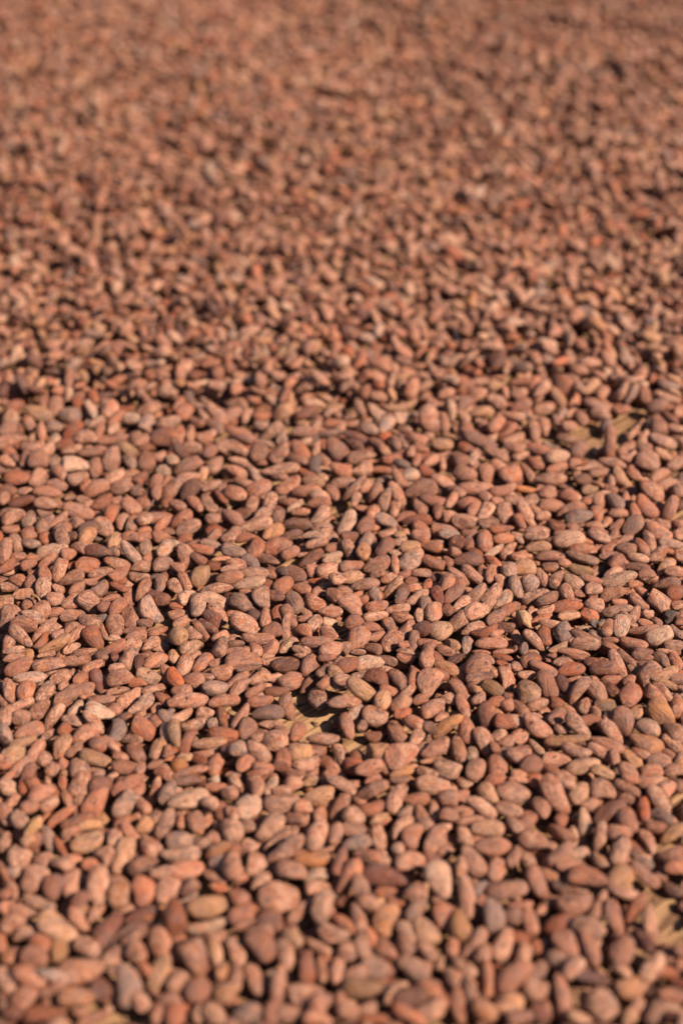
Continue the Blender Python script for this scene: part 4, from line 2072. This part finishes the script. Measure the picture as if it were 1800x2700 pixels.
1323: 'dark plum-brown cocoa bean left of the upright brick-red bean',
1325: 'upright brick-red cocoa bean just left of the bright orange oval bean',
1326: 'brown cocoa bean leaning left, just left of the upright ochre bean',
1327: 'roundish brown cocoa bean leaning left, just below the pale egg-shaped bean',
1328: 'brown cocoa bean leaning left, the second below the round orange bean',
1329: 'brown cocoa bean leaning left, just right of the big orange-brown slanting bean',
1330: 'roundish brown cocoa bean leaning left, just below the fat oval bean',
1331: 'large upright ochre cocoa bean below the large dark pointed bean',
1332: 'brown cocoa bean leaning left, the third right of the upright grey bean',
1333: 'brown cocoa bean, just lower left of the bare board patch near the right edge',
1336: 'plump ochre cocoa bean leaning left, just left of the upright grey bean',
1337: 'rust-red cocoa bean leaning right, the fourth lower left of the rust-red spindle-shaped bean',
1338: 'plump brown cocoa bean leaning left, the second left of the big orange-brown slanting bean',
1339: 'big orange-brown slanting cocoa bean near the lower left corner',
1340: 'slender pale tan cocoa bean lying level, just below the bright orange oval bean',
1341: 'brown cocoa bean lying level, just below the rust-red spindle-shaped bean',
1342: 'large dark brown cocoa bean leaning right, just left of the dark plum-brown bean',
1344: 'pale tan cocoa bean leaning left, just right of the upright ochre bean',
1345: 'brown cocoa bean leaning left, the second lower right of the fat oval bean',
1362: 'brown cocoa bean standing upright, just lower left of the upright brick-red bean',
1364: 'brown cocoa bean standing upright, just below the upright grey bean',
1365: 'roundish brown cocoa bean leaning left, just upper left of the tall narrow bean',
1366: 'small plump brown cocoa bean standing upright, just lower left of the upright ochre bean',
1367: 'slender brown cocoa bean leaning right, just lower left of the upright grey bean',
1369: 'plump brown cocoa bean leaning left, just above the long level rust-red bean',
1372: 'brown cocoa bean leaning left, the third below the rust-red spindle-shaped bean',
1373: 'slender brown cocoa bean leaning left, the second below the rust-red spindle-shaped bean',
1374: 'small plump brown cocoa bean leaning left, just below the upright ochre bean',
1375: 'roundish brown cocoa bean standing upright, the second above the broad bean at bottom right',
1377: 'small roundish brown cocoa bean leaning left, just above the upright grey-brown bean',
1378: 'ochre cocoa bean standing upright, just right of the large wrinkled upright bean',
1379: 'brown cocoa bean standing upright, the second right of the large wrinkled upright bean',
1381: 'small plump brown cocoa bean, the second above the dark red bean at the bottom',
1382: 'brown cocoa bean standing upright, just above the tall narrow bean',
1385: 'large wrinkled upright brown cocoa bean in the bottom left third',
1387: 'plump brown cocoa bean leaning left, the second lower left of the big orange-brown slanting bean',
1388: 'roundish brown cocoa bean leaning right, just upper left of the upright grey-brown bean',
1390: 'grey-brown cocoa bean leaning left, the second upper left of the broad bean at bottom right',
1394: 'brown cocoa bean leaning right, the second below the bare board patch near the right edge',
1395: 'roundish brown cocoa bean leaning left, just upper right of the long ochre bean',
1396: 'small plump brown cocoa bean, just upper left of the broad bean at bottom right',
1397: 'brown cocoa bean standing upright, just upper right of the tall narrow bean',
1399: 'brown cocoa bean standing upright, the second upper left of the long ochre bean',
1400: 'brown cocoa bean leaning left, just above the dark red bean at the bottom',
1401: 'longest level rust-red cocoa bean in the lower left corner',
1406: 'ochre cocoa bean leaning right, just right of the upright grey-brown bean',
1407: 'slender grey-brown cocoa bean leaning left, just left of the long level rust-red bean',
1409: 'brown cocoa bean leaning left, the third left of the long level rust-red bean',
1410: 'large brown cocoa bean leaning right, just right of the narrow upright red bean',
1411: 'slender dark brown cocoa bean lying level, just above the broad bean at bottom right',
1412: 'brown cocoa bean leaning left, the fifth left of the long level rust-red bean',
1413: 'brown cocoa bean leaning left, just left of the tall narrow bean',
1414: 'brown cocoa bean leaning left, just left of the narrow upright red bean',
1415: 'narrow upright red cocoa bean near the bottom edge',
1416: 'roundish brown cocoa bean leaning right, just lower left of the large wrinkled upright bean',
1418: 'tall narrow upright cocoa bean near the bottom, left of the middle',
1419: 'upright grey-brown cocoa bean right of the long level rust-red bean',
1420: 'ochre cocoa bean leaning right, just upper right of the broad bean at bottom right',
1421: 'long level ochre cocoa bean near the middle of the bottom edge',
1423: 'small roundish brown cocoa bean lying level, the second right of the narrow upright red bean',
1425: 'small roundish dark brown cocoa bean leaning left, just left of the upright grey-brown bean',
1426: 'roundish brown cocoa bean leaning right, just below the large wrinkled upright bean',
1428: 'plump ochre cocoa bean leaning right, the third left of the tall narrow bean',
1432: 'plump brown cocoa bean leaning left, just lower right of the tall narrow bean',
1433: 'dark red cocoa bean near the bottom edge, right of the long ochre bean',
1434: 'large slender brown cocoa bean leaning left, just lower left of the narrow upright red bean',
1435: 'large slender brown cocoa bean leaning left, just left of the broad bean at bottom right',
1436: 'ochre cocoa bean lying level, just below the long level rust-red bean',
1437: 'roundish brown cocoa bean leaning right, the third lower left of the long level rust-red bean',
1440: 'small roundish brown cocoa bean leaning right, just left of the long ochre bean',
1441: 'plump ochre cocoa bean leaning right, just lower right of the narrow upright red bean',
1443: 'brown cocoa bean standing upright, just right of the dark red bean at the bottom',
1444: 'broad brown cocoa bean near the bottom edge in the lower right corner',
1448: 'small roundish brown cocoa bean lying level, just lower left of the long ochre bean',
1449: 'brown cocoa bean leaning right, just lower right of the dark red bean at the bottom',
1450: 'plump ochre cocoa bean leaning left, just below the narrow upright red bean',
1454: 'small plump dark brown cocoa bean, the second left of the broad bean at bottom right',
1455: 'rust-red cocoa bean leaning right, the third right of the broad bean at bottom right',
1456: 'plump grey-brown cocoa bean lying level, just lower left of the tall narrow bean',
1457: 'rust-red cocoa bean lying level, the second lower left of the long level rust-red bean',
1459: 'small roundish brown cocoa bean leaning left, the second lower left of the tall narrow bean',
1460: 'small plump brown cocoa bean leaning left, the second below the tall narrow bean',
1461: 'brown cocoa bean leaning left, just below the dark red bean at the bottom',
1463: 'brown cocoa bean leaning right, the second lower right of the narrow upright red bean',
1466: 'slender brown cocoa bean lying level, the second lower left of the upright grey-brown bean',
1467: 'slender rust-red cocoa bean, just lower left of the dark red bean at the bottom',
}
tr3 = np.random.default_rng(5)
groups = {}
for b in BEANS:
    groups.setdefault((b[4], b[5] in THINGS), []).append(b)
sv, st, sr, sc4, base = [], [], [], [], 0
for (lod, single), lst in groups.items():
    dims = np.array([b[2] for b in lst])
    L, rest, tris = bean_shapes(lod, dims, tr3)
    tints = np.array([tint_of(b[3], tr3) for b in lst])
    for k, b in enumerate(lst):                                           # bean tint drifts with position: darker, less dusty and paler, dustier stretches
        drift = math.sin(4.3 * b[0][0] + 1.7 * b[0][1] + 0.8) + 0.8 * math.sin(2.9 * b[0][1] - 5.2 * b[0][0] + 2.2) + 0.7 * math.sin(7.7 * b[0][1] + 3.1 * b[0][0])
        tints[k, :3] *= 1 - 0.055 * drift; tints[k, 3] = np.clip(tints[k, 3] - 0.05 * drift, 0.03, 1)
    V = L.shape[1]
    if single:
        for k, b in enumerate(lst):
            me = fill_mesh('cocoa_bean', L[k], tris, rest[k], np.repeat(tints[k][None], V, 0)); me.materials.append(M_BEAN)
            o = bpy.data.objects.new('cocoa_bean', me); C.objects.link(o)
            mw = Matrix([[*b[1][0], b[0][0]], [*b[1][1], b[0][1]], [*b[1][2], b[0][2]], [0, 0, 0, 1]]); o.matrix_world = mw
            o['label'] = THINGS[b[5]]; o['category'] = 'cocoa bean'; o['group'] = 'cocoa beans spread out to dry'
    else:
        Rs = np.array([b[1] for b in lst]); ps = np.array([b[0] for b in lst])
        Wv = np.einsum('kij,kvj->kvi', Rs, L) + ps[:, None, :]
        sv.append(Wv.reshape(-1, 3)); sr.append(rest.reshape(-1, 3)); sc4.append(np.repeat(tints, V, 0))
        st.append((tris[None] + (base + np.arange(len(lst)) * V)[:, None, None]).reshape(-1, 3)); base += len(lst) * V
me = fill_mesh('spread_cocoa_beans', np.concatenate(sv), np.concatenate(st), np.concatenate(sr), np.concatenate(sc4)); me.materials.append(M_BEAN)
o = bpy.data.objects.new('spread_cocoa_beans', me); C.objects.link(o)
o['kind'] = 'stuff'; o['label'] = 'thick spread of countless brown cocoa beans drying in the sun'; o['category'] = 'cocoa beans'
print('TRIS', len(me.polygons))

# ------------------------------------------------------------------ broken pieces lying among the beans
def lump(px, py, Lp, Wp, ang, r, rough=0.16, cuts=3, flat=0.8, lod=(16, 14), lift=0.0):
    """an irregular broken lump let down along its line of sight"""
    d = ray(px, py); g0 = ground(px, py, 0.012); s = ((g0 - CAM) @ AX_F) / FPX
    dims = np.array([Lp * s, Wp * s, Wp * s * flat]); a = R(ang)
    vf = d / np.linalg.norm(d); vr = np.cross(vf, np.array([0, 0, 1.0])); vr /= np.linalg.norm(vr); vu = np.cross(vr, vf)
    Rm = orient(math.cos(a) * vr + math.sin(a) * vu, 0.6 * np.array([0, 0, 1.0]) - 0.4 * vf)
    for z in np.arange(0.036, 0.003, -0.001):
        p = CAM + d * ((z - CAM_H) / d[2]); fp = footprint(p[:2], Rm, dims); sl, m, lo, hi = fp
        if np.quantile((HM[sl] - lo)[m], 0.80) - z > 0.001: break
    p = p + np.array([0, 0, lift])
    x, rho, phi, tris = template(*lod)
    P = np.stack([x, rho * np.cos(phi), rho * np.sin(phi)], -1)
    f = np.ones(len(P))
    for k_ in range(14):
        kv = r.normal(size=3); kv *= r.uniform(1.5, 8) / np.linalg.norm(kv); f += rough * 0.45 * np.sin(P @ kv + r.uniform(0, 6.28))
    Q = P * f[:, None]
    for _ in range(cuts):                                                  # broken faces
        nv = r.normal(size=3); nv /= np.linalg.norm(nv); dist = Q @ nv; lim = r.uniform(0.45, 0.75)
        over = np.maximum(dist - lim, 0); Q = Q - nv[None] * (over * 0.85)[:, None]
    Lv = Q * dims * 0.5
    return Lv, P * dims * 50 + r.uniform(-60, 60, 3), tris, p, Rm
def place(name, piece, tint, mat, parent=None):
    Lv, rest, tris, p, Rm = piece
    me = fill_mesh(name, Lv, tris, rest, np.repeat(np.array(tint)[None], len(Lv), 0)); me.materials.append(mat)
    o = bpy.data.objects.new(name, me); C.objects.link(o)
    o.matrix_world = Matrix([[*Rm[0], p[0]], [*Rm[1], p[1]], [*Rm[2], p[2]], [0, 0, 0, 1]])
    if parent: 
        o.parent = parent; o.matrix_parent_inverse = parent.matrix_world.inverted()
    return o
rx = np.random.default_rng(11)
M_CRUMB = bean_material('dry_husk')
o = place('bean_fragment', lump(1379, 1630, 50, 58, 70, rx, 0.2, 4), (0.36, 0.20, 0.085, 0.9), M_CRUMB)
o['label'] = 'tan crumbly broken cocoa bean half with an open face, right of centre'; o['category'] = 'bean fragment'
pf = lump(1540, 1655, 62, 22, 12, rx, 0.3, 3, 0.7)
e = bpy.data.objects.new('husk_fragment', None); C.objects.link(e); e.location = tuple(pf[3]); e.empty_display_size = 0.01
bpy.context.view_layer.update()
place('pale_flake', pf, (0.42, 0.27, 0.15, 1.0), M_CRUMB, e)
pc = lump(1575, 1644, 36, 32, 40, rx, 0.34, 3, 0.8); place('dark_crust', pc, (0.07, 0.050, 0.036, 0.3), M_CRUMB, e)
e['label'] = 'ragged pale husk fragment with a dark crusty end between beans at right'; e['category'] = 'husk fragment'
o = place('dark_clod', lump(1762, 1628, 50, 44, 60, rx, 0.2, 5), (0.045, 0.034, 0.028, 0.16), M_CRUMB)
o['label'] = 'dark charcoal-grey broken clod by the right edge above the broad pale bean'; o['category'] = 'clod'
o = place('husk_flake', lump(90, 2180, 66, 34, 48, rx, 0.16, 4, 0.45), (0.42, 0.20, 0.06, 0.6), M_CRUMB)
o['label'] = 'yellow-orange papery husk flake near the left edge, out of focus'; o['category'] = 'husk flake'
# a dried stem left on one bean
st_v, st_f = [], []
g1 = ground(84, 1570, 0.019); pts = [g1 + np.array([dx, dy, dz]) for dx, dy, dz in ((0, 0, 0), (0.0035, -0.0012, 0.0006), (0.0065, -0.0035, 0.0002), (0.0085, -0.0065, -0.0008))]
for i, q in enumerate(pts):
    rr_ = (0.0016, 0.0011, 0.0008, 0.0010)[i]
    for j in range(6):
        an = j * math.pi / 3; st_v.append(q + np.array([rr_ * math.cos(an) * 0.5, rr_ * math.cos(an), rr_ * math.sin(an)]))
for i in range(3):
    for j in range(6): st_f.append((i*6+j, i*6+(j+1) % 6, i*6+6+(j+1) % 6, i*6+6+j))
st_f += [tuple(range(5, -1, -1)), tuple(range(18, 24))]
me = bpy.data.meshes.new('dried_stem'); c0 = pts[0]; me.from_pydata([tuple(v - c0) for v in st_v], [], st_f)
a = me.attributes.new('rest', 'FLOAT_VECTOR', 'POINT'); a.data.foreach_set('vector', (np.array(st_v) * 100).astype(np.float32).ravel())
a = me.attributes.new('tint', 'FLOAT_COLOR', 'POINT'); a.data.foreach_set('color', np.tile(np.array([0.30, 0.16, 0.06, 0.5], dtype=np.float32), len(st_v)))
me.materials.append(M_CRUMB); me.shade_smooth()
o = bpy.data.objects.new('dried_stem', me); C.objects.link(o); o.location = tuple(c0)
o['label'] = 'thin curled dried stem on an ochre bean near the left edge'; o['category'] = 'stem'
# crumbs of shell too small to count
cv, cf, cr, ct = [], [], [], []
for _ in range(6000):
    px, py = rx.uniform(20, 1780), rx.uniform(1150, 2690)
    q = ground(px, py, 0.008); i_, j_ = int((q[0] - X0) / CELL), int((q[1] - Y0) / CELL)
    if not (2 <= i_ < GX - 2 and 2 <= j_ < GY - 2): continue
    win = HM[j_-1:j_+2, i_-1:i_+2]
    if win.max() - win.min() > 0.003: continue
    if (win.max() > 0.007 and rx.random() < 0.85) or (win.max() < 0.002 and rx.random() < 0.85): continue
    z = float(win.max()) + 0.0004; sz = rx.uniform(0.0006, 0.0019) * (1.7 if z < 0.002 else 0.7)
    yaw = rx.uniform(0, 6.28); b0 = len(cv); ca, sa = math.cos(yaw), math.sin(yaw)
    tn = np.array([*rx.choice([(0.40, 0.23, 0.11), (0.26, 0.10, 0.05), (0.45, 0.30, 0.17), (0.33, 0.17, 0.08)]), 0.5])
    for k in range(6):
        ex, ey, ez = ((1.5, 0, 0), (0.3, 0.7, 0.1), (-1.3, 0.2, 0.3), (-0.2, -0.8, 0), (0.1, 0, 0.45), (0, 0, -0.3))[k]
        ex += rx.normal(0, 0.25); ey += rx.normal(0, 0.25)
        cv.append((q[0] + sz * (ex * ca - ey * sa), q[1] + sz * (ex * sa + ey * ca), z + sz * ez)); cr.append(rx.uniform(-50, 50, 3)); ct.append(tn)
    for k in range(4): cf.append((b0 + k, b0 + (k + 1) % 4, b0 + 4)); cf.append((b0 + (k + 1) % 4, b0 + k, b0 + 5))
me = fill_mesh('shell_crumbs', np.array(cv), np.array(cf), np.array(cr), np.array(ct)); me.materials.append(M_CRUMB)
o = bpy.data.objects.new('shell_crumbs', me); C.objects.link(o); o['kind'] = 'stuff'; o['label'] = 'tiny crumbs of broken shell between the cocoa beans'
